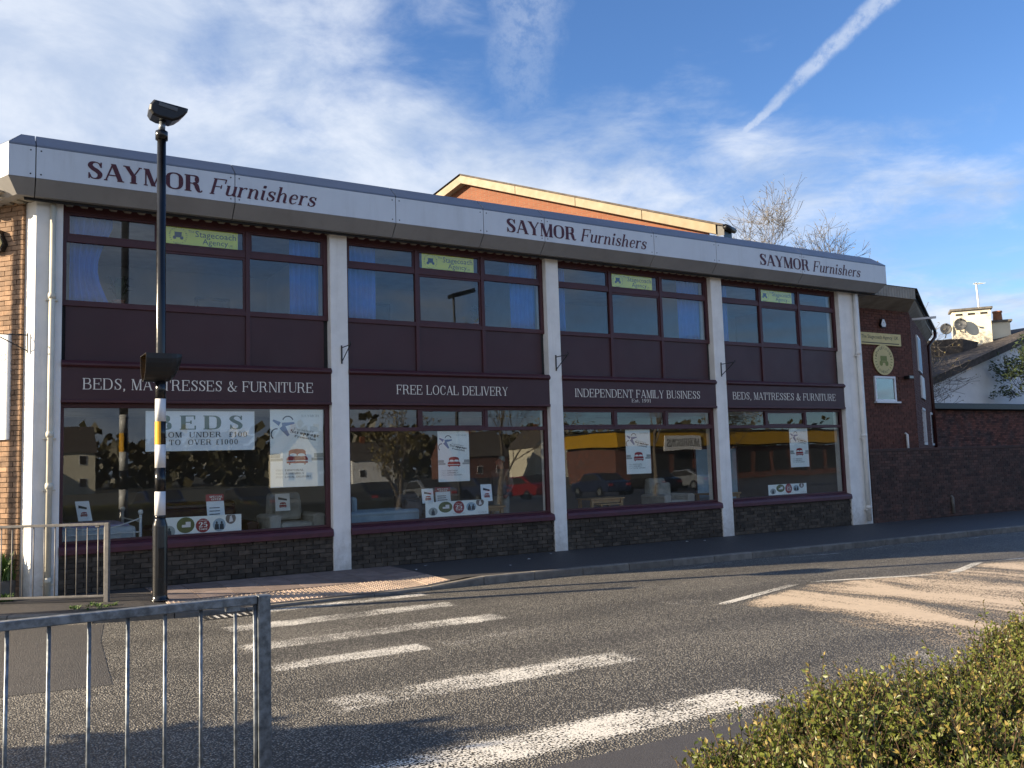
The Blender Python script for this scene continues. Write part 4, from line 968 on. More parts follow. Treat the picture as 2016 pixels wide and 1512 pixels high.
# curtains in the upper windows
def curtain(x0,x1,label,tie=0.0,y=.30):
    mb=MB(); n=26; rows=9
    for r_ in range(rows):
        z=4.36+(5.78-4.36)*r_/(rows-1); k_=1-tie*math.sin(math.pi*min(1,max(0,(5.6-z)/1.3)))**1.2 if tie else 1
        for i in range(n+1):
            u=i/n; x=x0+(x1-x0)*u*k_; mb.v.append((x,y+.03*math.sin(u*34+r_*.1)+.012*math.sin(u*71),z))
    mb.f=[(r_*(n+1)+i,r_*(n+1)+i+1,(r_+1)*(n+1)+i+1,(r_+1)*(n+1)+i) for r_ in range(rows-1) for i in range(n)]; mb.fm=[0]*len(mb.f)
    o=mb.build('curtain',M['curtain'],None,label,'curtain','blue curtains upstairs',smooth=True)
    sm=o.modifiers.new('thick','SOLIDIFY'); sm.thickness=.004
curtain(-4.05,-3.45,'blue curtain tied back at the left end of the first upper window',.35)
curtain(-.62,-.1,'blue curtain at the right end of the first upper window')
curtain(.40,.98,'blue curtain at the left end of the second upper window')
curtain(3.86,4.45,'blue curtain at the right end of the second upper window')
curtain(4.92,5.2,'narrow blue curtain at the left end of the third upper window')
curtain(8.3,8.96,'blue curtain at the right end of the third upper window')
curtain(9.5,9.85,'narrow blue curtain at the left end of the fourth upper window')
# framed pictures upstairs
for x,z,wd,h,lb in ((-1.05,4.55,.7,.8,'dark framed picture on the office wall behind the first upper window'),(2.6,4.9,.7,.6,'pale framed picture on the office wall behind the second upper window'),(11.2,4.7,.9,.7,'framed picture on the office wall behind the fourth upper window')):
    t=thing('framed_picture',(x,4.19,z),lb,'picture','framed pictures upstairs')
    MB().box(x-wd/2,x+wd/2,4.15,4.198,z,z+h).build('frame',M['navy_print'],t); MB().box(x-wd/2+.06,x+wd/2-.06,4.145,4.152,z+.06,z+h-.06).build('print',M['blue_print'],t)
# office clutter upstairs
for x,y,z,h,lb in ((-3.3,.75,4.38,.55,'leafy pot plant on the sill of the first upper window'),(3.35,.75,4.38,.5,'leafy pot plant on the sill of the second upper window')):
    t=thing('pot_plant',(x,y,z),lb,'pot plant','pot plants upstairs')
    MB().lathe((x,y,z-.02),[(.07,0),(.10,.16),(.105,.18),(.09,.18)],14).build('pot',M['terracotta'],t,smooth=True)
    mb=MB()
    for i in range(34):
        a=rng.random()*6.283; d=Vector((math.cos(a),math.sin(a),0)); b=Vector((x,y,z+.15)); hh_=h*rng.uniform(.35,.95); sp=rng.uniform(.06,.26); s_=Vector((-d.y,d.x,0))*.035
        m1=b+d*sp*.55+Vector((0,0,hh_*.8)); mb.add([b-s_*.2,b+s_*.2,m1+s_,b+d*sp+Vector((0,0,hh_*.75)),m1-s_],[(0,1,2,4),(4,2,3)])
    mb.build('leaves',M['leaf_dark'],t,kind='stuff')
for x,lb in ((6.0,'tall grey filing cabinet behind the third upper window'),(12.6,'tall grey filing cabinet behind the fourth upper window')):
    t=thing('filing_cabinet',(x,3.4,3.95),lb,'cabinet','filing cabinets upstairs')
    MB().box(x-.3,x+.3,3.3,3.9,3.95,5.25).build('body',M['dish'],t,bevel=.01)
    for k_ in range(4): MB().box(x-.27,x+.27,3.28,3.299,3.98+.315*k_,4.26+.315*k_).build('drawer',M['fab_grey'],t)
for x,lb in ((-2.1,'ceiling light strip behind the first upper window'),(2.4,'ceiling light strip behind the second upper window'),(6.9,'ceiling light strip behind the third upper window'),(11.4,'ceiling light strip behind the fourth upper window')):
    t=thing('ceiling_light',(x,2.2,5.8),lb,'ceiling light','unlit ceiling lights upstairs')
    MB().box(x-.6,x+.6,2.12,2.28,5.80,5.865).build('housing',M['alu'],t,bevel=.008); MB().box(x-.56,x+.56,2.14,2.26,5.785,5.799).build('diffuser',M['bandw'],t)
# ---------------------------------------------------------------- furniture
t=thing('metal_bed',(-3.5,1.1,.12),'white metal framed bed with pale mattress in the first shop window','bed')
MB().box(-4.15,-3.0,.78,2.6,.62,.92).build('mattress',M['mattress'],t,bevel=.06)
MB().box(-4.12,-3.1,.85,2.5,.921,.95).build('throw',M['lav'],t,bevel=.012)
for x in (-2.95,):
    for y in (.72,2.65):
        MB().tube([(x,y,.12),(x,y,1.10)],.022,10).build('post',M['bed_white'],t,smooth=True)
        MB().lathe((x,y,1.13),[(.0,-.045),(.03,-.035),(.042,0),(.03,.035),(.002,.045)],12).build('finial',M['bed_white'],t,smooth=True)
for z in (.60,.82): MB().tube([(-4.15,.70,z),(-2.95,.70,z)],.011,8).build('rail',M['bed_white'],t)
MB().tube([(-4.15+1.2*i/8,.70,1.04-.15*math.sin(math.pi*(1-i/8)*.9)) for i in range(9)],.011,8).build('rail',M['bed_white'],t)
for i in range(6): MB().tube([(-4.05+.2*i,.70,.5),(-4.05+.2*i,.70,.84)],.008,6).build('spindle',M['bed_white'],t)
MB().tube([(-2.95,.72,.98),(-2.95,2.65,.98)],.011,8).build('rail',M['bed_white'],t)
def armchair(name,x0,x1,y0,y1,z0,fab,label,cat='armchair',back='back',arm_h=.62,h=.98):
    t=thing(name,((x0+x1)/2,(y0+y1)/2,z0),label,cat); W=x1-x0; aw=.2; m_=M[fab]
    MB().box(x0+aw*.6,x1-aw*.6,y0+.04,y1-.02,z0+.08,z0+.30).build('base',m_,t,bevel=.02)
    MB().box(x0+aw,x1-aw,y0,y1-.22,z0+.302,z0+.48).build('seat_cushion',m_,t,bevel=.05)
    for xa in (x0,x1-aw):
        MB().prism([(xa,y0,z0+.06),(xa+aw,y0,z0+.06),(xa+aw,y0,z0+arm_h-.09),(xa+aw+.02,y0,z0+arm_h-.03),(xa+aw*.7,y0,z0+arm_h),(xa+aw*.3,y0,z0+arm_h),(xa-.02,y0,z0+arm_h-.03),(xa,y0,z0+arm_h-.09)],(0,y1-y0-.06,0)).build('arm',m_,t,bevel=.03,smooth=False)
    MB().add([(x0+aw*.7,y1-.26,z0+.3),(x1-aw*.7,y1-.26,z0+.3),(x1-aw*.7,y1,z0+.3),(x0+aw*.7,y1,z0+.3),(x0+aw,y1-.14,z0+h),(x1-aw,y1-.14,z0+h),(x1-aw,y1+.06,z0+h),(x0+aw,y1+.06,z0+h)],[(0,3,2,1),(4,5,6,7),(0,1,5,4),(1,2,6,5),(2,3,7,6),(3,0,4,7)]).build('backrest',m_,t,bevel=.06)
    MB().box(x0+aw+.05,x1-aw-.05,y1-.40,y1-.27,z0+.49,z0+h-.1).build('back_cushion',m_,t,bevel=.06)
    for xa in (x0+.1,x1-.1):
        for ya in (y0+.08,y1-.1): MB().tube([(xa,ya,z0),(xa,ya,z0+.09)],.025,8).build('foot',M['wood'],t)
    return t
armchair('leather_sofa',-2.75,-1.0,.95,1.9,.25,'leather','dark red leather sofa behind the first anniversary banner','sofa')
armchair('armchair',-.92,.05,.55,1.45,.35,'fab_cream','cream patterned armchair at the right end of the first window')
# blue sofa turned side-on
t=armchair('armchair',0,0.95,0,1.5,0,'fab_blue','blue grey armchair at the left end of the second window')
t.location=Vector((.36,1.25,.30)); t.rotation_euler=(0,0,R(-90)+0)
def rebase(t,loc,rot,c):
    """move a thing built at c to loc turned by rot"""
    t.location=loc; t.rotation_euler=(0,0,rot)
rebase(t,(1.05,.85,.33),R(90),None)
t=armchair('armchair',2.4-.5,3.3-.5,1.4,2.2,.2,'fab_grey','taupe armchair behind the second anniversary banner')
armchair('armchair',8.0,8.9,.7,1.6,.3,'fab_cream','cream armchair at the right end of the third window')
def table(x0,x1,y0,y1,z0,z1,label,shelf=False):
    t=thing('oak_table',((x0+x1)/2,(y0+y1)/2,z0),label,'table','oak tables')
    MB().box(x0,x1,y0,y1,z1-.035,z1).build('table_top',M['wood'],t,bevel=.006)
    for x in (x0+.03,x1-.09):
        for y in (y0+.03,y1-.09): MB().box(x,x+.06,y,y+.06,z0,z1-.036).build('leg',M['wood'],t)
    MB().box(x0+.09,x1-.09,y0+.05,y0+.07,z1-.10,z1-.037).build('apron',M['wood'],t)
    if shelf: MB().box(x0+.16,x1-.16,y0-.12,y0+.26,z1-.14,z1-.115).box(x0+.18,x0+.22,y0-.1,y0-.06,z0,z1-.14).box(x1-.22,x1-.18,y0-.1,y0-.06,z0,z1-.14).build('nested_table',M['wood'],t)
table(3.05,3.75,.55,1.05,.3,.90,'oak side table at the right end of the second window')
table(5.85,6.75,.55,1.1,.3,.93,'oak nest of tables low in the third window',True)
table(9.9,10.9,1.2,1.8,.12,.85,'oak table at the left of the fourth window')
# tall mirrors leaning in the last window
for x,lb in ((10.5,'tall dark framed mirror nearer the column in the fourth window'),(11.3,'tall dark framed mirror behind the poster in the fourth window')):
    t=thing('floor_mirror',(x,2.0,.12),lb,'mirror','mirrors in the fourth window')
    MB().box(x-.35,x+.35,2.0,2.04,.2,2.0).build('frame',M['leather'],t); MB().box(x-.29,x+.29,1.993,1.999,.27,1.93).build('mirror_glass',M['photo_sky'],t)
# ---------------------------------------------------------------- shopper inside
def person(loc,face,label,coat,trous):
    J={'pel':(0,0,.95),'sp':(0,0,1.15),'ch':(0,0.0,1.36),'nk':(0,-.01,1.50),'hd':(0,-.02,1.60),'top':(0,-.02,1.72)}
    pts=[(0,0,.95),(0,0,1.14),(0,.0,1.36),(0,-.01,1.50),(0,-.03,1.60),(0,-.03,1.71)]
    rad=[(.17,.12),(.165,.115),(.19,.125),(.06,.06),(.085,.10),(.07,.085)]
    ed=[(0,1),(1,2),(2,3),(3,4),(4,5)]
    def chain(start,ps,rs):
        prev=start
        for p_,r_ in zip(ps,rs):
            pts.append(p_); rad.append(r_ if isinstance(r_,tuple) else (r_,r_)); ed.append((prev,len(pts)-1)); prev=len(pts)-1
    for s_ in (-1,1):
        chain(0,[(.10*s_,0,.88),(.105*s_,.0,.50),(.11*s_,.03,.10),(.115*s_,-.10,.04)],[.105,.075,.055,(.045,.04)])
        chain(2,[(.20*s_,0,1.42),(.27*s_,.02,1.14),(.25*s_,-.13,.95),(.23*s_,-.20,.90)],[.075,.058,.045,.04])
    me=bpy.data.meshes.new('body'); me.from_pydata(pts,ed,[]); 
    o=bpy.data.objects.new('tmp',me); col.objects.link(o)
    sk=o.modifiers.new('skin','SKIN'); sk.use_smooth_shade=True
    for i,r_ in enumerate(rad): me.skin_vertices[0].data[i].radius=r_
    me.skin_vertices[0].data[0].use_root=True
    ss=o.modifiers.new('sub','SUBSURF'); ss.levels=2; ss.render_levels=2
    dg=bpy.context.evaluated_depsgraph_get(); m2=bpy.data.meshes.new_from_object(o.evaluated_get(dg)); bpy.data.objects.remove(o)
    m2.materials.clear()
    sk_=mat('skin',(.42,.20,.14),.6)
    for mm in (sk_,coat,trous,M['black_matt']): m2.materials.append(mm)
    for p_ in m2.polygons:
        z=p_.center.z; x=abs(p_.center.x)
        p_.material_index=0 if z>1.50 or (x>.2 and z<.96) else (1 if z>.93 else (2 if z>.09 else 3)); p_.use_smooth=True
    t=thing('person',loc,label,'person'); 
    b=bpy.data.objects.new('body',m2); col.objects.link(b); b.parent=t
    h=MB(); h.tube([(0,.03,1.60),(0,.06,1.66),(0,.045,1.72),(0,.0,1.755)],[.03,.07,.075,.03],12).tube([(-.05,-.115,1.63),(-.05,-.12,1.632)],.01,6)
    hh=h.build('hair',M['grey_print'],None,smooth=True); hh.parent=t; hh.location=(0,0,0)
    f_=MB(); f_.tube([(0,-.11,1.66),(0,-.145,1.625),(0,-.115,1.615)],[.012,.018,.008],8)
    for s_ in (-1,1): f_.tube([(.035*s_,-.118,1.662),(.035*s_,-.122,1.662)],.011,8).tube([(.088*s_,-.02,1.66),(.098*s_,-.01,1.65),(.09*s_,-.005,1.62)],.014,6)
    f_.tube([(-.03,-.113,1.585),(0,-.120,1.583),(.03,-.113,1.585)],.007,6)
    ff=f_.build('face',sk_,None,smooth=True); ff.parent=t; ff.location=(0,0,0)
    t.rotation_euler=(0,0,face)
person((4.28,1.6,.12),R(-70),'person in a taupe jacket and pale trousers standing behind the second shop window',M['fab_grey'],M['fab_cream'])
# ---------------------------------------------------------------- beacon lamp post
LP=Vector((-3.05,-1.56,gz(-3.1)-.01)); lx,ly,lz=LP
t=thing('beacon_lamp_post',LP,'black and white banded crossing beacon post with a lamp head on top','lamp post')
MB().lathe((lx,ly,lz),[(.125,0),(.118,.02),(.102,.035),(.098,.08),(.098,1.0),(.094,1.03),(.075,1.09),(.073,1.12)],28).build('base_sleeve',M['black'],t,smooth=True)
MB().box(lx-.04,lx+.04,ly-.106,ly-.09,lz+.32,lz+.72).build('access_door',M['black'],t,bevel=.004)
bands=[(1.12,1.16,'black'),(1.16,1.485,'bandw'),(1.485,1.81,'black'),(1.81,2.13,'bandw'),(2.13,2.45,'black'),(2.45,2.765,'bandw'),(2.765,3.03,'black')]
for z0,z1,mt in bands: MB().lathe((lx,ly,0),[(.071,z0),(.071,z1)],24).build('post_band',M[mt],t,smooth=True)
# amber half band facing the sun side
mb=MB(); n=12
for i in range(n+1):
    a=R(95+i*(170/n)); mb.v+=[(lx+.0725*math.cos(a),ly+.0725*math.sin(a),2.13),(lx+.0725*math.cos(a),ly+.0725*math.sin(a),2.45)]
mb.f=[(2*i,2*i+2,2*i+3,2*i+1) for i in range(n)]; mb.fm=[0]*n; mb.build('amber_strip',M['amber_band'],t,smooth=True)
MB().lathe((lx,ly,0),[(.071,3.03),(.066,3.4),(.060,6.60)],20).build('shaft',M['black'],t,smooth=True)
MB().lathe((lx,ly,0),[(.085,6.48),(.085,6.60),(.06,6.615)],20).build('collar',M['black'],t,smooth=True)
MB().tube([(lx,ly,6.60),(lx+.012,ly,6.76)],[.047,.042],16).build('spigot',M['galv'],t,smooth=True)
# beacon: amber globe in a black hood open towards the left
MB().lathe((lx-.06,ly-.0,3.20),[(.04,-.14),(.09,-.11),(.125,-.04),(.13,.03),(.11,.08),(.04,.11)],24).build('amber_globe',M['amber_band'],t,smooth=True)
hd=MB(); n=18
prof=[(math.cos(R(a)),math.sin(R(a))) for a in [180+180*i/n for i in range(n+1)]]
def hood(mb,R1,R2,xa,xb,th):
    # barrel with flat top, axis along x, flaring to the left mouth
    rings=[]
    for x,k in ((xa,1.0),(xa+.1,1.0),(.05,1.0),(.11,.955),(.165,.82),(.21,.60),(.24,.34),(.255,.06)):
        ring=[Vector((lx+x,ly+R1*(.55+.45*k)*c,3.37+R2*k*s_)) for c,s_ in prof]; rings.append(ring)
    m_=len(prof)
    for r_ in rings: mb.v+= [tuple(p) for p in r_]
    for i in range(len(rings)-1):
        for j in range(m_-1): mb.f.append((i*m_+j,(i+1)*m_+j,(i+1)*m_+j+1,i*m_+j+1)); mb.fm.append(0)
        mb.f.append((i*m_,i*m_+m_-1,(i+1)*m_+m_-1,(i+1)*m_)); mb.fm.append(0)
    mb.f.append(tuple((len(rings)-1)*m_+j for j in range(m_))); mb.fm.append(0)
hood(hd,.235,.36,-.23,.255,.01)
ho=hd.build('beacon_hood',M['black_matt'],t,smooth=False); sm=ho.modifiers.new('thick','SOLIDIFY'); sm.thickness=.012

# lamp head: deep bowl with a sloping glass
mb=MB(); pr=[(-.17,.40),(-.235,.27),(-.245,.14),(-.20,.04),(-.10,-.015),(.0,-.02),(.12,-.045),(.22,.02),(.31,.13),(.36,.23),(.375,.315)]
pr=[(a*.86,b*.62) for a,b in pr]
A=[Vector((lx+.02+a,ly-.13,6.76+b)) for a,b in pr]; B=[Vector((lx+.02+a*.9,ly+.17,6.76+b*.92+.02)) for a,b in pr]
Fm=[Vector((lx+.02+a*.88,ly-.165,6.76+.10+(b-.10)*.85)) for a,b in pr]
n=len(pr); mb.add(Fm+A+B,[tuple(range(n)),tuple(range(3*n-1,2*n-1,-1))]+[(k_*n+i,(k_+1)*n+i,(k_+1)*n+(i+1)%n,k_*n+(i+1)%n) for k_ in (0,1) for i in range(n)])
hh=mb.build('lamp_head',M['black_matt'],t,bevel=.012)
MB().obox((lx+.06,ly-.168,6.92),(.125,0,-.023),(0,.006,0),(.005,0,.026)).build('lamp_glass',M['dish'],hh)
# ---------------------------------------------------------------- guard rails
def railing(name,a,b,ztop,zbot,zground,gap,post,r,label,material,first_post=True,group=None,barr=.008,flat_rail=True):
    a,b=Vector(a),Vector(b); d=(b-a).normalized(); L=(b-a).length; n=Vector((-d.y,d.x,0))
    t=thing(name,(a.x,a.y,zground),label,'railing')
    k=.032
    x=0
    while x<L+.01:
        c=a+d*x; MB().obox((c.x,c.y,(ztop+zground-.1)/2),d*post/2,n*post/2,(0,0,(ztop-zground+.1)/2)).build('post',material,t,bevel=.005); x+=1.96
    segs=int((L+.01)//1.96)+1
    for s_ in range(segs):
        x0=s_*1.96+post/2+.004; x1=min((s_+1)*1.96,L+1.96)-post/2-.004
        for z,hh_ in ((ztop-.018,.018),(zbot,.014)):
            c=a+d*((x0+x1)/2); MB().obox((c.x,c.y,z),d*(x1-x0)/2,n*.024,(0,0,hh_)).build('rail',material,t,bevel=.004)
        y=x0+gap*.62; nb=0
        while y<x1-gap*.3:
            c=a+d*y; MB().tube([(c.x,c.y,zbot+.0),(c.x,c.y,ztop-.03)],barr,8).build('bar',material,t,smooth=True); y+=gap
        c=a+d*(x0+.004); MB().tube([(c.x,c.y,zbot),(c.x,c.y,ztop-.03)],.009,8).build('bar',material,t,smooth=True)
        c=a+d*(x0+.10); MB().obox((c.x,c.y-.0,ztop-.045),d*.028,n*.018,(0,0,.012)).build('fixing_clip',material,t)
    return t
railing('guard_railing',(-4.185,-10.62,0),(-8.0,-10.57,0),1.165,.12,gz(-5)-.06,.143,.055,0,'galvanised guard railing in the shaded foreground with square end post',M['galv'],barr=.0075)
railing('guard_railing',(-3.67,-1.22,0),(-7.0,.86,0),1.085,.10,gz(-4)-.02,.148,.06,0,'grey guard railing on the far pavement beside the beacon post',M['galv_old'],barr=.0075)
# ---------------------------------------------------------------- planter with weeds by the side wall
pc=LC+LV*.86+LN*.17; 
t=thing('stone_planter',(pc.x,pc.y,0),'low weathered stone planter against the sunlit side wall','planter')
MB().obox(pc+Vector((0,0,.14)),LV*.55,LN*.15,(0,0,.14)).build('trough',M['kerb'],t,bevel=.02)
MB().obox(pc+Vector((0,0,.285)),LV*.50,LN*.11,(0,0,.01)).build('soil',M['ground'],t)
def tuft(mb,c,n,h,spread,rnd,w=.02):
    for i in range(n):
        a=rnd.random()*6.283; d=Vector((math.cos(a),math.sin(a),0)); b=c+Vector((rnd.gauss(0,spread*.3),rnd.gauss(0,spread*.3),0)); hh_=h*rnd.uniform(.4,1)
        s_=Vector((-d.y,d.x,0))*w*rnd.uniform(.6,1.4); m1=b+d*spread*.3+Vector((0,0,hh_*.6)); tip=b+d*spread*rnd.uniform(.5,1.1)+Vector((0,0,hh_*rnd.uniform(.7,1)))
        mb.add([b-s_*.4,b+s_*.4,m1+s_,tip,m1-s_],[(0,1,2,4),(4,2,3)])
mb=MB(); 
for i in range(14): tuft(mb,pc+LV*rng.uniform(-.5,.45)+LN*rng.uniform(-.08,.10)+Vector((0,0,.28)),30,.46,.17,rng)
mb.build('weed_clump',M['weed'],None,'bright green weeds overflowing the stone planter','weeds')
mb=MB()
for i in range(22): q=LC+LV*rng.uniform(.0,1.2)+LN*rng.uniform(.25,.6); tuft(mb,Vector((q.x,q.y,pz(q.x,q.y))),18,.12,.09,rng,.01)
for i in range(16): q=Vector((rng.uniform(-4.3,-3.6),0,0)); q.y=ky(q.x)+rng.uniform(.3,.9); tuft(mb,Vector((q.x,q.y,pz(q.x,q.y))),10,.05,.06,rng,.008)
mb.build('verge_grass',M['weed'],None,'short grass and moss growing along the left pavement edge','grass',kind='stuff')
# ---------------------------------------------------------------- walls and buildings on the right
def brick_field(mb,org,dv,nv,length,z0,z1,h=.065,course=.075,depth=.03,jit=.003,holes=(),top=None,L=.215,step=.225):
    """courses of separate bricks standing proud of a mortar face"""
    row=0; z=z0
    while z<z1-.02:
        s_=-.1125 if row%2 else 0
        while s_<length:
            a,b=max(s_,0.0),min(s_+L,length)
            if b-a>.03 and (top is None or z+h<=top((a+b)/2)) and not any(hx0<b and a<hx1 and hz0<z+h and z<hz1 for hx0,hx1,hz0,hz1 in holes):
                c=org+dv*((a+b)/2)+nv*(rng.uniform(-jit,jit)); c.z=z+h/2
                mb.obox(c,dv*((b-a)/2),nv*depth*.5,(0,0,h/2))
            s_+=step
        z+=course; row+=1
    return mb
X1=Vector((1,0,0)); YN=Vector((0,-1,0))
t=thing('boundary_wall',(20,0,gz(20)),'low soot blackened brick wall running right from the shop','wall')
def wt(x): return 1.80+.003*(x-14)
bw=MB().box(14.27,46,.012,.23,-.5,1.72).build('wall_core',M['mortar_w'],t)
brick_field(MB(),Vector((14.27,.0,0)),X1,YN,20,-.15,1.72).build('brick',M['brick_w'],t,kind='stuff')
MB().box(14.26,46,-.03,.26,1.722,1.80).build('coping',M['brick_w'],t,bevel=.008)
MB().tube([(17.6,-.05,.0),(17.6,-.05,.42),(17.6,.0,.47)],.04,10).build('vent_pipe',M['kerb'],t,smooth=True)
# brick office
of=thing('brick_office',(16,2,0),'red brick office with angled corner and deep eaves beside the shop','office building')
w2=Vector((math.sin(R(60)),math.cos(R(60)),0)); n2=Vector((w2.y,-w2.x,0))
OC=Vector((17.5,.8,0))
WIN=(1.49,2.40,3.10,3.80)  # along the front from x=14.3
fwl=MB().prism([(14.26,.815,-.1),(17.52,.815,-.1),(17.52,1.05,-.1),(14.26,1.05,-.1)],(0,0,5.75)).build('front_wall',M['mortar_o'],of)
brick_field(MB(),Vector((14.26,.81,0)),X1,YN,3.24,-.1,5.66,holes=[WIN]).build('brick',M['brick_o'],fwl,kind='stuff')
q0=OC-n2*.015
W2L=7.4; wn2=[(2.0,3.3,4.15,5.25),(2.6,3.9,3.35,4.05),(2.5,3.7,1.9,3.05),(6.3,7.6,1.9,3.05)]
fw2=MB().prism([q0,q0+w2*W2L,q0+w2*W2L-n2*.25,q0-n2*.25],(0,0,5.65)).build('angled_wall',M['mortar_o'],of)
brick_field(MB(),OC.copy(),w2,n2,W2L,0,5.6,holes=wn2).build('brick',M['brick_o'],fw2,kind='stuff')
wx0,wx1,wz0,wz1=14.26+WIN[0],14.26+WIN[1],WIN[2],WIN[3]
wf=MB().box(wx0,wx1,.77,.83,wz0,wz0+.06).box(wx0,wx1,.77,.83,wz1-.06,wz1).box(wx0,wx0+.06,.77,.83,wz0+.06,wz1-.06).box(wx1-.06,wx1,.77,.83,wz0+.06,wz1-.06).build('window_frame',M['alu'],of,bevel=.006)
MB().box(wx0+.05,wx1-.05,.795,.803,wz0+.05,wz1-.05).build('pane',glassmat('office_glass',(.6,.66,.66),3.0),wf)
MB().box(wx0-.06,wx1+.08,.70,.80,wz0-.045,wz0-.002).build('window_sill',M['alu'],wf)
for (a,b,c,d),mt in zip(wn2,('photo_sky','bandw',None,None)):
    o1=OC+n2*.0
    if mt:
        MB().obox(o1+w2*((a+b)/2)+n2*.03+Vector((0,0,(c+d)/2)),w2*(b-a)/2,n2*.02,(0,0,(d-c)/2)).build('notice_board',M['alu'],of)
        MB().obox(o1+w2*((a+b)/2)+n2*.054+Vector((0,0,(c+d)/2)),w2*((b-a)/2-.06),n2*.004,(0,0,(d-c)/2-.06)).build('notice_print',M[mt],of)
    else:
        f_=MB()
        for (x0,x1,z0,z1) in ((a,b,c,c+.07),(a,b,d-.07,d),(a,a+.07,c+.07,d-.07),(b-.07,b,c+.07,d-.07)): f_.obox(o1+w2*((x0+x1)/2)-n2*.0+Vector((0,0,(z0+z1)/2)),w2*(x1-x0)/2,n2*.03,(0,0,(z1-z0)/2))
        f_=f_.build('window_frame',M['alu'],of); MB().obox(o1+w2*((a+b)/2)-n2*.005+Vector((0,0,(c+d)/2)),w2*((b-a)/2-.06),n2*.004,(0,0,(d-c)/2-.06)).build('pane',M['glass'],f_)
# eaves
F=Vector((16.82,.2,0)); E2=F+w2*8.6
MB().add([(14.0,.12,5.87),(F.x,.12,5.87),(17.5,.82,5.66),(14.0,.82,5.66)],[(0,1,2,3)]).add([(F.x,.12,5.87),tuple(E2+Vector((0,0,5.87))),tuple(OC+w2*8.0-n2*.02+Vector((0,0,5.66))),(17.5,.82,5.66)],[(0,1,2,3)]).build('soffit',M['soffit'],of)
mb=MB(); x=13.9
while x<F.x-.1:
    mb=MB().box(x,x+.105,.06,.10,5.86,6.16); mb.build('eaves_board',M['soffit'],of); x+=.115
MB().prism([F+n2*.02+Vector((0,0,5.86)),E2+n2*.02+Vector((0,0,5.86)),E2-n2*.02+Vector((0,0,5.86)),F-n2*.02+Vector((0,0,5.86))],(0,0,.26)).build('eaves_board',M['soffit'],of)
rf=MB().add([(13.9,.04,6.17),(F.x+.02,.04,6.17),tuple(E2+n2*.05+Vector((0,0,6.17))),tuple(E2-n2*4+Vector((0,0,7.3))),(13.9,4.5,7.3)],[(0,1,2,4),(2,3,4)]).build('roof',M['tile'],of)
mb=MB(); s_=0
while s_<9:
    mb.obox(F+w2*(s_+.15)+n2*.03+Vector((0,0,6.175)),w2*.145,n2*.06,(0,0,.022)); s_+=.3
mb.build('verge_tile',M['tile'],rf,kind='stuff')
gt=MB().tube([F+n2*.10+w2*.2+Vector((0,0,6.05)),E2+n2*.10+Vector((0,0,6.03))],.06,10).build('gutter',M['black_matt'],of,smooth=True)
e=E2+n2*.10; b_=OC+w2*7.35+n2*.06
MB().tube([e+Vector((0,0,6.0)),e+Vector((0,0,5.8)),b_+Vector((0,0,5.45)),b_+Vector((0,0,.5))],.06,10).build('downpipe',M['leather'],of,smooth=True)
MB().tube([(16.95,.74,1.6),(16.95,.74,2.18),(16.95,.80,2.22)],.035,8).build('waste_pipe',M['white'],of,smooth=True)
t=MB().obox(OC+w2*.7+n2*.35+Vector((0,0,5.55)),w2*.04,n2*.32,(0,0,.03)).build('flood_arm',M['alu'],of)
# signs on the office
t=thing('agency_sign',(16.15,.77,4.65),'long pale yellow agency sign on the brick office wall','sign')
MB().box(15.2,17.0,.755,.775,4.66,4.99).build('board',M['yellow_sign'],t,bevel=.004)
sans('The Stagecoach Agency  UK',15.28,16.88,4.80,.752,t,M['dark_print'],hgt=.13); MB().box(15.28,16.9,.7525,.7545,4.70,4.725).build('small_print',M['dark_print'],t)
t=thing('round_sign',(16.17,.76,4.25),'round pale yellow emblem sign on the brick office wall','sign')
pts=[(16.17+.44*math.cos(2*math.pi*i/36),.775,4.25+.42*math.sin(2*math.pi*i/36)) for i in range(36)]
MB().prism(pts,(0,-.02,0)).build('board',M['yellow_sign'],t)
mb=MB(); yy=.752
for k_ in range(6):
    for sg in (-1,1):
        a=R(-38+14*k_); d=Vector((sg*math.cos(a),0,math.sin(a))); n=Vector((-d.z,0,d.x)); c=Vector((16.17,yy,4.25)); p,q=c+d*.30,c+d*.38; mb.add([p-n*.009,q-n*.009,q+n*.009,p+n*.009],[(0,1,2,3)])
flat(mb,16.03,16.31,4.22,4.36,yy); flat(mb,15.99,16.35,4.17,4.21,yy-.001); disc(mb,(16.05,yy-.002,4.15),.07,.07,0,14); disc(mb,(16.29,yy-.002,4.15),.07,.07,0,14)
mb.build('coach_emblem',M['olive_print'],t)
for word,a0,a1 in (('STAGECOACH',160,20),('AGENCY',-125,-55)):
    for k_,ch in enumerate(word):
        a=R(a0+(a1-a0)*k_/(len(word)-1)); px,pz_=16.17+.335*math.cos(a),4.25+.335*math.sin(a); sans(ch,px-.028,px+.028,pz_-.035,yy,t,M['dark_print'],hgt=.07,name='emblem_letter')
alarm(Vector((16.22,.78,5.27)),YN,X1,'small white alarm box high on the brick office wall',.72)
t=thing('security_light',(17.15,.75,3.78),'small dark security light on the brick office wall','light')
MB().box(17.05,17.28,.62,.78,3.74,3.83).build('housing',M['black_matt'],t,bevel=.01); MB().box(17.08,17.25,.615,.621,3.75,3.82).build('lens',M['grey_print'],t)
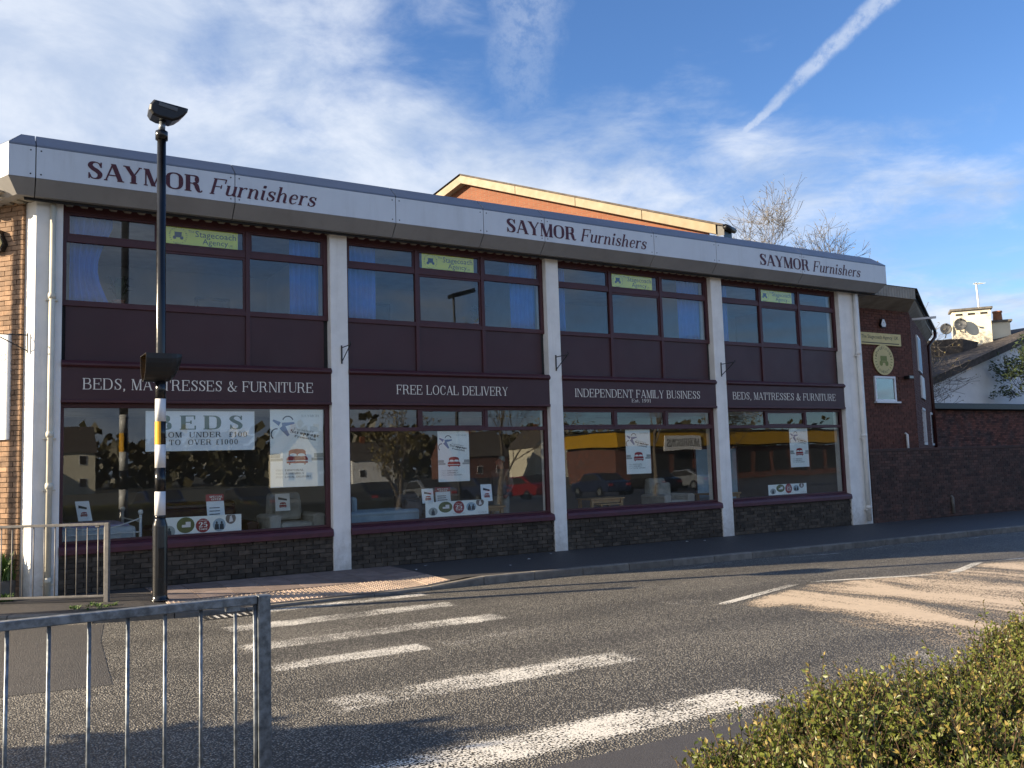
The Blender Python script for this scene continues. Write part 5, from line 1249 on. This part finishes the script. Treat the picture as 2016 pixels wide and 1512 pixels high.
# ---------------------------------------------------------------- gabled hall behind the shop roof
E0=Vector((14.33,5.0,0)); hv=Vector((math.sin(R(-22)),math.cos(R(-22)),0)); hu=Vector((hv.y,-hv.x,0))
s_a=10.2; zE,zA=8.92,12.78
ha=thing('gabled_hall',E0+hu*4,'tall sunlit orange brick gable rising behind the shop roof','building')
def hp(s_,u,z): return E0+hv*s_+hu*u+Vector((0,0,z))
MB().add([hp(.35,.3,4),hp(2*s_a-.35,.3,4),hp(2*s_a-.35,.3,zE+.05),hp(s_a,.3,zA-.08),hp(.35,.3,zE+.05)],[(0,1,2,3,4)]).add([hp(.35,.3,4),hp(.35,0.7,4),hp(.35,0.7,zE-.2),hp(.35,.3,zE-.2)],[(0,1,2,3)]).build('gable_wall',M['brick_hall'],ha)
for a,b,za,zb in ((0,s_a,zE,zA),(2*s_a,s_a,zE,zA)):
    n=4
    for i in range(n):
        f0,f1=i/n+.0012,(i+1)/n-.0012 if i<n-1 else 1
        s0,s1=a+(b-a)*f0,a+(b-a)*f1; z0,z1=za+(zb-za)*f0,za+(zb-za)*f1
        bo=MB().add([hp(s0,0,z0-.30),hp(s1,0,z1-.30),hp(s1,0,z1),hp(s0,0,z0),hp(s0,.06,z0-.30),hp(s1,.06,z1-.30),hp(s1,.06,z1),hp(s0,.06,z0)],[(0,1,2,3),(7,6,5,4),(0,4,5,1),(1,5,6,2),(2,6,7,3),(3,7,4,0)]).build('bargeboard',M['bargeboard'],ha)
    MB().add([hp(a,.065,za-.29),hp(b,.065,zb-.29),hp(b,.3,zb-.29),hp(a,.3,za-.29)],[(0,1,2,3)]).build('verge_soffit',M['soffit'],ha)
MB().add([hp(-.25,-.05,zE-.03),hp(s_a,-.05,zA+.06),hp(s_a,0.7,zA+.06),hp(-.25,0.7,zE-.03),hp(-.25,-.05,zE-.09),hp(s_a,-.05,zA),hp(s_a,0.7,zA),hp(-.25,0.7,zE-.09)],[(0,1,2,3),(7,6,5,4),(0,4,5,1),(3,2,6,7),(0,3,7,4)]).add([hp(2*s_a+.25,-.05,zE-.03),hp(s_a,-.05,zA+.06),hp(s_a,0.7,zA+.06),hp(2*s_a+.25,0.7,zE-.03)],[(0,3,2,1)]).build('roof',M['tile'],ha)
MB().tube([hp(-.3,0,zE-.12),hp(-.3,0.7,zE-.12)],.09,8).build('gutter',M['black_matt'],ha,smooth=True)
MB().add([hp(-.22,.05,zE-.42),hp(.35,.05,zE-.42),hp(.35,0.7,zE-.42),hp(-.22,0.7,zE-.42),hp(-.22,.05,zE-.12),hp(-.22,0.7,zE-.12)],[(0,1,2,3),(0,3,5,4)]).add([hp(-.24,.045,zE-.36),hp(.02,.045,zE-.36),hp(.02,.045,zE-.02),hp(-.24,.045,zE-.1)],[(0,1,2,3)]).build('eaves_box',M['black_matt'],ha)
# ---------------------------------------------------------------- white house far right
wh=thing('white_house',(34,9,0),'white rendered house with sloping grey roof beyond the brick office','house')
Yh=9.0; GX0,GX1=28.6,41.0; slope=(6.92-4.80)/(38.69-31.29)
zr=lambda x:4.80+slope*(x-31.29)
MB().add([(GX0,Yh,0),(GX1,Yh,0),(GX1,Yh,zr(GX1)),(GX0,Yh,zr(GX0))],[(0,1,2,3)]).add([(GX1,Yh,0),(50,Yh,0),(50,Yh,zr(GX1)-3),(GX1,Yh,zr(GX1))],[(0,1,2,3)]).add([(GX0,Yh,0),(GX0,Yh,zr(GX0)),(GX0,22,zr(GX0)),(GX0,22,0)],[(0,1,2,3)]).build('gable_wall',M['render_w'],wh)
rf=MB()
rf.add([(GX0-.4,Yh-.35,zr(GX0-.4)),(GX1,Yh-.35,zr(GX1)),(GX1,22,zr(GX1)),(GX0-.4,22,zr(GX0-.4))]+[(GX0-.4,Yh-.35,zr(GX0-.4)+.3),(GX1,Yh-.35,zr(GX1)+.3),(GX1,22,zr(GX1)+.3),(GX0-.4,22,zr(GX0-.4)+.3)],[(0,3,2,1),(4,5,6,7),(0,1,5,4),(1,2,6,5),(2,3,7,6),(3,0,4,7)])
rf=rf.build('roof',M['tile'],wh)
mb=MB(); s_=GX0-.4
while s_<GX1:
    z=zr(s_+.14)+.31; mb.obox((s_+.14,Yh-.36+.6,z),Vector((.14,0,.14*slope)),(0,.62,0),(0,0,.03)); s_+=.29
mb.build('verge_tile',M['tile'],rf,kind='stuff')
# lower roof and stacks behind, turned towards the sun
CN=Vector((-.80,-.60,0)); CD=Vector((.60,-.80,0))
def stack(c,hw,hd,z0,z1,parent,pot=None,side=0.0):
    c=Vector(c); o=MB().obox(c+Vector((0,0,(z0+z1)/2)),CD*hw,CN*hd,(0,0,(z1-z0)/2)).build('chimney',M['render_y'],parent)
    MB().obox(c+Vector((0,0,z1+.05)),CD*(hw+.10),CN*(hd+.10),(0,0,.05)).build('chimney_cap',M['kerb'],o)
    if pot: MB().lathe(c+Vector((pot,0,z1+.1)),[(.24,0),(.22,.1),(.20,.42),(.23,.44),(.23,.52),(.17,.52)],16).build('chimney_pot',M['terracotta'],o,smooth=True)
    else:
        for q in (-.5,0,.5): MB().obox(c+CN*(hd+.004)+CD*hw*q*1.3+Vector((0,0,z1-.2)),CD*.16,CN*.006,(0,0,.05)).build('vent_slot',M['gap'],o)
    return o
stack((38.0,11.2,0),.86,.5,4.5,8.72,wh)
stack((39.25,10.55,0),.5,.45,5.0,8.08,wh,pot=.05)
MB().add([(36.2,10.6,7.15),(37.2,10.4,7.0),(36.4,10.8,5.2),(33.5,12.5,5.0),(34.2,14,7.3)],[(0,1,2,3,4)]).build('lower_roof',M['tile'],wh)
MB().add([(35.6,11.2,4.4),(38.8,10.2,4.4),(38.8,10.2,6.9),(37.0,10.75,7.0),(35.4,11.3,5.2)],[(0,1,2,3,4)]).build('side_gable',M['render_y'],wh)
def dishf(c,ax,r,label):
    c=Vector(c); ax=Vector(ax).normalized(); t=thing('satellite_dish',c,label,'satellite dish','satellite dishes on the chimney')
    a=ax.cross(Vector((0,0,1))).normalized(); b=ax.cross(a); mb=MB(); n=20
    rings=[(0,-.12),(.5,-.09),(.85,-.03),(1,0)]
    for k_,d in rings: mb.v+= [tuple(c+ax*d*r*2+(a*math.cos(6.2832*j/n)+b*math.sin(6.2832*j/n)*1.08)*k_*r) for j in range(n)]
    for i in range(3):
        for j in range(n): mb.f.append((i*n+j,i*n+(j+1)%n,(i+1)*n+(j+1)%n,(i+1)*n+j)); mb.fm.append(0)
    o=mb.build('reflector',M['dish'],t,smooth=True); sm=o.modifiers.new('thick','SOLIDIFY'); sm.thickness=.02
    MB().tube([c-b*r*.9,c+ax*r*1.1-b*r*.4],.018,6).build('feed_arm',M['black_matt'],t); MB().obox(c+ax*r*1.15-b*r*.38,ax*.05,a*.04,b*.04).build('receiver',M['black_matt'],t)
    MB().tube([c-ax*.2,c-ax*.2-CN*.0-Vector((0,0,.25)),c-ax*.3-CN*.45-Vector((0,0,.3))],.025,6).build('mount',M['galv'],t)
fc=Vector((38.0,11.2,0))+CN*.5
dishf(fc-CD*.55+CN*.35+Vector((0,0,8.0)),(-.75,-.6,.25),.30,'grey satellite dish nearer the front of the white chimney')
dishf(fc-CD*1.2+CN*.1+Vector((0,0,7.85)),(-.75,-.6,.25),.28,'grey satellite dish left of the white chimney over the roof')
t=thing('tv_aerial',(38.5,11.0,8.8),'thin white aerial mast on the white chimney','aerial')
MB().tube([(38.5,11.0,8.7),(38.42,11.0,10.2)],.045,8).build('mast',M['bandw'],t); MB().tube([(38.2,11.0,10.15),(39.0,11.0,10.2)],.02,6).build('boom',M['galv'],t)
for i in range(5): MB().tube([(38.45+.12*i,10.8,10.16+.008*i),(38.45+.12*i,11.2,10.16+.008*i)],.012,5).build('element',M['galv'],t)
# outbuilding with dark flat edge and old brick
ob=thing('brick_outbuilding',(32,7,0),'old red brick outbuilding with dark flat roof edge below the white gable','outbuilding')
MB().box(27.3,46,7.0,8.8,-.3,3.36).build('wall_core',M['mortar_w'],ob)
brick_field(MB(),Vector((27.3,6.99,0)),X1,YN,14,1.4,3.3).build('brick',M['brick_old'],ob,kind='stuff')
MB().box(27.2,46.1,6.7,8.9,3.37,3.62).build('roof_edge',M['black_matt'],ob,bevel=.02)
# ---------------------------------------------------------------- trees and hedge
def tree(name,base,h,spread,seed,label,levels=5,bark='bark',leaf=None,leaf_n=2,leaf_s=.05,trunk_r=.14,trunk_h=.28,kids=(4,5),upness=.35,group=None,twig=.006):
    rnd=random.Random(seed); t=thing(name,base,label,'tree',group); wood=MB(); leaves=MB(); base=Vector(base)
    def grow(p,d,L,r,lv):
        n=3 if lv<3 else 2; pts=[p]; dd=d.copy()
        for i in range(n):
            dd=(dd+Vector((rnd.gauss(0,.13),rnd.gauss(0,.13),rnd.gauss(.04,.08)))).normalized(); pts.append(pts[-1]+dd*L/n)
        rr=[max(twig*.6,r*(1-.45*i/n)) for i in range(n+1)]
        wood.tube(pts,rr,7 if lv==0 else (5 if lv<3 else 3),cap=False)
        if lv>=levels:
            if leaf:
                for q in range(leaf_n):
                    c=pts[-1]+Vector((rnd.gauss(0,.06),rnd.gauss(0,.06),rnd.gauss(0,.06)))*(leaf_s*14); a=Vector((rnd.gauss(0,1),rnd.gauss(0,1),rnd.gauss(0,1))).normalized(); b=a.orthogonal().normalized()
                    s_=leaf_s*rnd.uniform(.6,1.3); leaves.add([c,c+a*s_+b*s_*.45,c+a*s_*2,c+a*s_-b*s_*.45],[(0,1,2,3)])
            return
        for k_ in range(rnd.randint(*kids)):
            i=rnd.randint(1,n); s0=pts[i]; ax=Vector((rnd.gauss(0,1),rnd.gauss(0,1),rnd.gauss(0,.6))).normalized()
            nd=(dd*rnd.uniform(.55,.95)+ax*spread+Vector((0,0,upness))).normalized()
            grow(s0,nd,L*rnd.uniform(.58,.80),rr[i]*rnd.uniform(.50,.68),lv+1)
        grow(pts[-1],(dd+Vector((rnd.gauss(0,.1),rnd.gauss(0,.1),.1))).normalized(),L*.75,rr[-1]*.85,lv+1)
    grow(base,Vector((0,0,1)),h*trunk_h,trunk_r,0)
    # split trunk from crown: the first ring pair belongs to the trunk
    tr=MB(); nv=7*4; tr.v=wood.v[:nv]; tr.f=wood.f[:21]; tr.fm=[0]*21
    tr.build('trunk',M[bark],t,smooth=True)
    br=MB(); br.v=wood.v; br.f=wood.f[21:]; br.fm=[0]*len(br.f); cr=br.build('branches',M[bark],t)
    if leaf and leaves.v: leaves.build('crown',M[leaf],t,kind='stuff')
    return t
tree('bare_tree',(26.2,13.5,2.0),14.6,.92,14,'taller bare tree beyond the shop roof, left of its neighbour',group='bare trees beyond the shop roof',levels=6,bark='bark_l',leaf='leaf_bud',leaf_n=1,leaf_s=.05,trunk_r=.16,trunk_h=.25,kids=(3,4),upness=.16,twig=.012)
tree('bare_tree',(27.4,13.0,2.0),13.0,.92,19,'second bare tree, lower and farther right beyond the shop roof',levels=6,bark='bark_l',leaf='leaf_bud',leaf_n=1,leaf_s=.05,trunk_r=.14,trunk_h=.25,kids=(3,4),upness=.14,twig=.012,group='bare trees beyond the shop roof')
tree('leafy_tree',(36.4,7.6,3.2),4.6,.8,5,'dark leafy tree at the right edge in front of the white gable',levels=4,leaf='leaf_dark',leaf_n=9,leaf_s=.10,trunk_r=.08,kids=(3,4),upness=.2)
# hedge in the right foreground
def hedge():
    t=thing('hedge',(-1.5,-12.9,gz(-2)-.05),'clipped small leaved evergreen hedge in the right foreground','hedge'); rnd=random.Random(3)
    # outline of the far top edge, hedge body reaches back towards the viewer's right
    edge=[(-3.86,-12.84,.46),(-3.62,-12.68,.76),(-3.42,-12.56,.88),(-3.05,-12.48,.88),(-2.6,-12.46,.87),(-1.9,-12.28,.86),(-1.2,-12.14,.86),(-.6,-12.0,.86),(.6,-11.7,.86),(3,-11.2,.86),(6,-10.9,.9)]
    def at(u):
        f=u*(len(edge)-1); i=min(int(f),len(edge)-2); f-=i; return Vector(edge[i]).lerp(Vector(edge[i+1]),f)
    lv=MB(); tip=MB(); st=MB()
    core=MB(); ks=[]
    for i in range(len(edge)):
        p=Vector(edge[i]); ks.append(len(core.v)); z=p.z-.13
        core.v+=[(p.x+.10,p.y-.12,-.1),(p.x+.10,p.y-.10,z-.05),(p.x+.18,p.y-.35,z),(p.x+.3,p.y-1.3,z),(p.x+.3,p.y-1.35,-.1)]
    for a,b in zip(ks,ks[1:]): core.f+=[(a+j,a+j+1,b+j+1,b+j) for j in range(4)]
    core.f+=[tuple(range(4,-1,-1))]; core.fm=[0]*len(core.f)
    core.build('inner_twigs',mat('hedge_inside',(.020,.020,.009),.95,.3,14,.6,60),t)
    def leaf(mb,c,nrm,s_):
        a=(nrm*rnd.uniform(.1,1.0)+Vector((rnd.gauss(0,1),rnd.gauss(0,1),rnd.gauss(0,1)))*.75).normalized(); b=a.cross(Vector((rnd.gauss(0,1),rnd.gauss(0,1),rnd.gauss(0,1)))).normalized(); k_=a.cross(b)
        mb.add([c,c+a*s_*.9+b*s_*.55+k_*s_*.12,c+a*s_*2,c+a*s_*.9-b*s_*.55+k_*s_*.12],[(0,1,2),(0,2,3)])
    def spray(p,nrm,L):
        d=(nrm+Vector((rnd.gauss(0,.45),rnd.gauss(0,.45),rnd.gauss(0,.3)))).normalized(); q=p+d*L
        st.tube([p-d*.05,q],[.0024,.001],3,cap=False)
        n=max(4,int(L/.0088)); 
        for i in range(n):
            f=(i+.5)/n; leaf(tip if (f>.72 and rnd.random()<.26) else lv,p+d*L*f,d,rnd.choice((.005,.007,.009,.011,.014))*rnd.uniform(.8,1.15)*(1.15-.4*f))
    U=[0,.11,.2,.33,.45,.55,.66,.8,.9]
    for i in range(16500):
        u=rnd.random()**1.5; u*=.86; e=at(u); k_=rnd.random()
        if k_<.70:   # top
            v=rnd.random(); p=Vector((e.x+.12*v+rnd.gauss(0,.03),e.y-v*1.15,e.z-.08+.085*mnoise.noise(Vector((e.x*3,e.y*3-v*3.5,1.3)))+.03*mnoise.noise(Vector((e.x*9,v*9,4))))); nrm=Vector((0,0,1))
        elif k_<.9:  # far face
            v=rnd.random(); p=Vector((e.x+.08,e.y-.06+.05*mnoise.noise(Vector((e.x*4,v*4,2))),e.z-.08-v*.55)); nrm=Vector((-.2,.9,.5))
        else:        # left end
            e0=at(rnd.random()*.13); v=rnd.random(); p=Vector((e0.x+rnd.gauss(.05,.06),e0.y-v*.6,(e0.z)*rnd.random())); nrm=Vector((-.8,.1,.4))
        spray(p,nrm,rnd.uniform(.05,.13) if rnd.random()<.965 else rnd.uniform(.14,.24))
    lv.build('foliage',M['hedge'],t,kind='stuff'); tip.build('new_growth',M['hedge_tip'],t,kind='stuff'); st.build('stems',mat('hedge_stem',(.07,.04,.022),.9),t,kind='stuff')
hedge()
# ---------------------------------------------------------------- what the windows look out on (seen only reflected)
cp_=MB().add([(-60,-24,-.34),(140,-24,-.34),(140,-140,-1.4),(-60,-140,-1.4)],[(3,2,1,0)]).build('car_park',M['patch'],None,kind='structure')
for i,(x,y,h,sd,lb) in enumerate(((10.2,-20,6.5,21,'young street tree behind the viewer, reflected in the second window'),(15.6,-20.5,10.5,22,'tall street tree behind the viewer, reflected in the second window'),(24.4,-20,10.5,23,'broad street tree behind the viewer, reflected in the third window'),(33,-24,8.5,24,'street tree behind the viewer, reflected in the fourth window'))):
    tree('street_tree',(x,y,-.3),h,.6,sd,lb,levels=5,bark='bark',leaf='leaf_bud',leaf_n=2,leaf_s=.07,trunk_r=.15,trunk_h=.27,kids=(2,3),upness=.3,group='street trees behind the viewer',twig=.012)
def simple_house(name,x0,x1,y0,y1,h,ridge,label,wallm,along='x',cat='house'):
    t=thing(name,((x0+x1)/2,(y0+y1)/2,-1),label,cat,'buildings behind the viewer')
    wl=MB().box(x0,x1,y0,y1,-2,h)
    ym=(y0+y1)/2; xm=(x0+x1)/2
    if along=='x':
        wl.add([(x0,y0,h),(x0,y1,h),(x0,ym,ridge-.1)],[(0,2,1)]).add([(x1,y0,h),(x1,y1,h),(x1,ym,ridge-.1)],[(0,1,2)])
        rf=MB().add([(x0-.3,y0-.3,h-.1),(x1+.3,y0-.3,h-.1),(x1+.3,ym,ridge),(x0-.3,ym,ridge),(x0-.3,y1+.3,h-.1),(x1+.3,y1+.3,h-.1)],[(0,1,2,3),(3,2,5,4)])
    else:
        wl.add([(x0,y1,h),(x1,y1,h),(xm,y1,ridge-.1)],[(0,1,2)]).add([(x0,y0,h),(x1,y0,h),(xm,y0,ridge-.1)],[(0,2,1)])
        rf=MB().add([(x0-.3,y0-.3,h-.1),(xm,y0-.3,ridge),(xm,y1+.3,ridge),(x0-.3,y1+.3,h-.1),(x1+.3,y0-.3,h-.1),(x1+.3,y1+.3,h-.1)],[(0,1,2,3),(1,4,5,2)])
    wl.build('wall',M[wallm],t); r_=rf.build('roof',M['tile'],t)
    MB().box(xm-.4,xm+.4,ym-.3,ym+.3,ridge-.5,ridge+.9).build('chimney',M['brick_hall'],r_)
    n=max(2,int((x1-x0)/2.6))
    for i in range(n):
        for zz in ((.4,),(.4,h-1.7))[h>3.6]:
            cx=x0+(x1-x0)*(i+.5)/n; f_=MB().box(cx-.5,cx+.5,y1,y1+.05,zz,zz+1.2).build('window',M['alu'],t); MB().box(cx-.43,cx+.43,y1+.051,y1+.06,zz+.07,zz+1.13).build('pane',M['gap'],f_)
simple_house('white_cottage',47,54,-128,-120,3.2,6.2,'white cottage behind the viewer, reflected in the second window','render_w')
simple_house('cream_house',37,42.5,-132,-124,4.8,8.6,'cream house behind the viewer, reflected in the second window','render_y','y')
simple_house('white_house_row',80,87,-126,-117,4.6,8.0,'white gabled house behind the viewer, reflected in the third window','render_y','y')
simple_house('brown_house',60,70,-118,-110,3.2,7.4,'dark brown roofed house behind the viewer, reflected in the second window','brick_old')
simple_house('far_terrace',-22,-6,-118,-110,4.5,7.5,'brick terrace behind the viewer, reflected in the first window','brick_hall')
simple_house('cream_terrace',0,9,-124,-116,5.0,8.6,'cream terrace behind the viewer, reflected in the first window','render_y')
# supermarket
sm_=thing('supermarket',(76,-66,-1),'supermarket with yellow band and white name sign behind the viewer','supermarket','buildings behind the viewer')
MB().box(54,104,-70,-61,-2,3.0).build('wall',M['brick_old'],sm_)
MB().box(53.8,104.5,-70.5,-60.2,3.25,4.75).build('yellow_band',mat('shop_yellow',(.50,.28,.012),.5),sm_)
MB().box(53.7,104.6,-70.6,-60.1,4.76,4.9).build('roof_edge',M['gap'],sm_)
nb=MB().box(60.2,65.6,-60.1,-60.0,2.75,4.35).build('name_board',M['bandw'],sm_)
lettering('MORRISONS',MED,-65.3,-60.5,3.15,.85,0,nb,M['dark_print'],xd=(-1,0,0),org=(0,-59.985,0),track=.02)
for i in range(12): MB().box(56+3.2*i,58.4+3.2*i,-60.99,-60.93,.0,2.5).build('window',M['gap'],sm_)
# parked cars
cw=[(-2.1,.32),(-2.15,.55),(-2.05,.78),(-1.2,.90),(-.55,1.36),(.65,1.42),(1.45,1.02),(2.0,.92),(2.1,.6),(2.05,.32)]
car_n=0
def car(x,y,rz,paint,label):
    t=thing('parked_car',(x,y,-.34-.010*(-y-24)),label,'car','cars parked behind the viewer'); z0=0
    def loc(mb,name,m_,smooth=False,bev=0):
        o=mb.build(name,m_,None,smooth=smooth,bevel=bev); o.parent=t; return o
    A=[(a,-.82,b) for a,b in cw]; loc(MB().prism(A,(0,1.64,0)),'body',paint,bev=.07)
    gl=[(-1.08,.93),(-.52,1.30),(.62,1.35),(1.28,1.02)]
    for s_ in (-1,1): loc(MB().add([(a,s_*.825,b) for a,b in gl],[(0,1,2,3)]),'side_window',M['gap'])
    loc(MB().add([(-1.17,-.7,.935),(-1.17,.7,.935),(-.60,.62,1.345),(-.60,-.62,1.345)],[(0,1,2,3)]),'windscreen',M['gap'])
    loc(MB().add([(1.47,-.7,1.03),(1.47,.7,1.03),(.72,.62,1.425),(.72,-.62,1.425)],[(3,2,1,0)]),'rear_window',M['gap'])
    for a in (-1.3,1.25):
        for s_ in (-1,1):
            wh_=MB().tube([(a,s_*.70,.32),(a,s_*.86,.32)],.32,18); wo_=loc(wh_,'wheel',M['black_matt']); r_=MB().tube([(a,s_*.865,.32),(a,s_*.87,.32)],.2,14).build('rim',M['galv'],None); r_.parent=wo_
    for s_ in (-.6,.6): loc(MB().box(-2.17,-2.06,s_-.14,s_+.14,.62,.74),'headlight',M['bandw']); loc(MB().box(2.02,2.12,s_-.14,s_+.14,.7,.82),'tail_light',M['red_print'])
    t.rotation_euler=(0,0,rz)
pb=[mat('paint_silver',(.35,.37,.40),.25,metal=.5),mat('paint_red',(.20,.012,.012),.25),mat('paint_dark_blue',(.02,.03,.07),.25),mat('paint_black',(.015,.015,.017),.2)]
for i,(x,y,c,lb) in enumerate(((12,-27,3,'black'),(15,-27,0,'silver'),(18.2,-27,2,'dark blue'),(22.4,-29,1,'red'),(27,-28,2,'blue'),(31,-28,3,'black'),(36,-30,0,'grey'),(6,-28,3,'dark'),(2,-28,2,'navy'))):
    car(x,y,R(90+rng.uniform(-4,4)),pb[c],('%s car parked behind the viewer, %s in the row from the left as reflected'%(lb,('third','fourth','fifth','sixth','seventh','eighth','last','second','first')[i])))
# wooded rise far behind
def wood():
    mb=MB(); rnd=random.Random(9)
    for i in range(2600):
        x=rnd.uniform(-120,190); y=-140-rnd.random()*45; top=5+7*(.5+.5*mnoise.noise(Vector((x*.03,y*.02,0))))
        z=rnd.uniform(-1,1)*1.5+rnd.random()*top; c=Vector((x,y,z)); s_=rnd.uniform(.8,2.4)
        for k_ in range(5):
            a=Vector((rnd.gauss(0,1),rnd.gauss(0,1),rnd.gauss(0,1))).normalized(); b=a.orthogonal().normalized(); q=c+a*s_*.8
            mb.add([q-a*s_*.6,q+b*s_*.5,q+a*s_*.6,q-b*s_*.5],[(0,1,2,3)])
    mb.build('far_wood',leafmat('wood_leaf',(.03,.032,.012),(.075,.062,.025),.1),None,'brown green wood on the rise behind the viewer','woodland',kind='stuff')
wood()
# a street lamp across the road, seen only in the upper panes
t=thing('street_lamp',(13.2,-20,-.3),'tall street lamp behind the viewer, reflected in the second upper window','street lamp')
MB().tube([(13.2,-20,-.3),(13.2,-20,9.3)],[.09,.05],10).build('pole',M['black_matt'],t); MB().obox((13.6,-20,9.5),(.6,0,.2),(0,.2,0),(-.03,0,.09)).build('lantern',M['black_matt'],t,bevel=.04)
# ---------------------------------------------------------------- things left of the view whose shadows fall across the road
tree('evergreen_tree',(-13.3,-6.6,-.12),5.6,.72,31,'dense evergreen left of the view that shades the near road',4,leaf='leaf_dark',leaf_n=60,leaf_s=.14,trunk_r=.14,trunk_h=.22,kids=(4,5),upness=.1)
t=thing('utility_post',(-8.6,-.38,0),'slim painted post left of the view beside the side road','post')
MB().lathe((-8.6,-.38,-.1),[(.19,0),(.19,1.9),(.10,2.1),(.08,4.2)],14).build('shaft',M['black'],t,smooth=True); MB().lathe((-8.6,-.38,4.05),[(.08,0),(.10,.05),(.07,.14)],12).build('cap',M['black'],t)

pw=LC+LV*.33+sun_h*3.6
t=thing('sign_post',(pw.x,pw.y,0),'slim grey sign post left of the view shading the brick wall','post')
MB().tube([(pw.x,pw.y,0),(pw.x,pw.y,7.4)],.045,10).build('shaft',M['galv_old'],t,smooth=True); MB().lathe((pw.x,pw.y,7.4),[(.05,0),(.04,.03),(.005,.05)],10).build('cap',M['galv_old'],t)
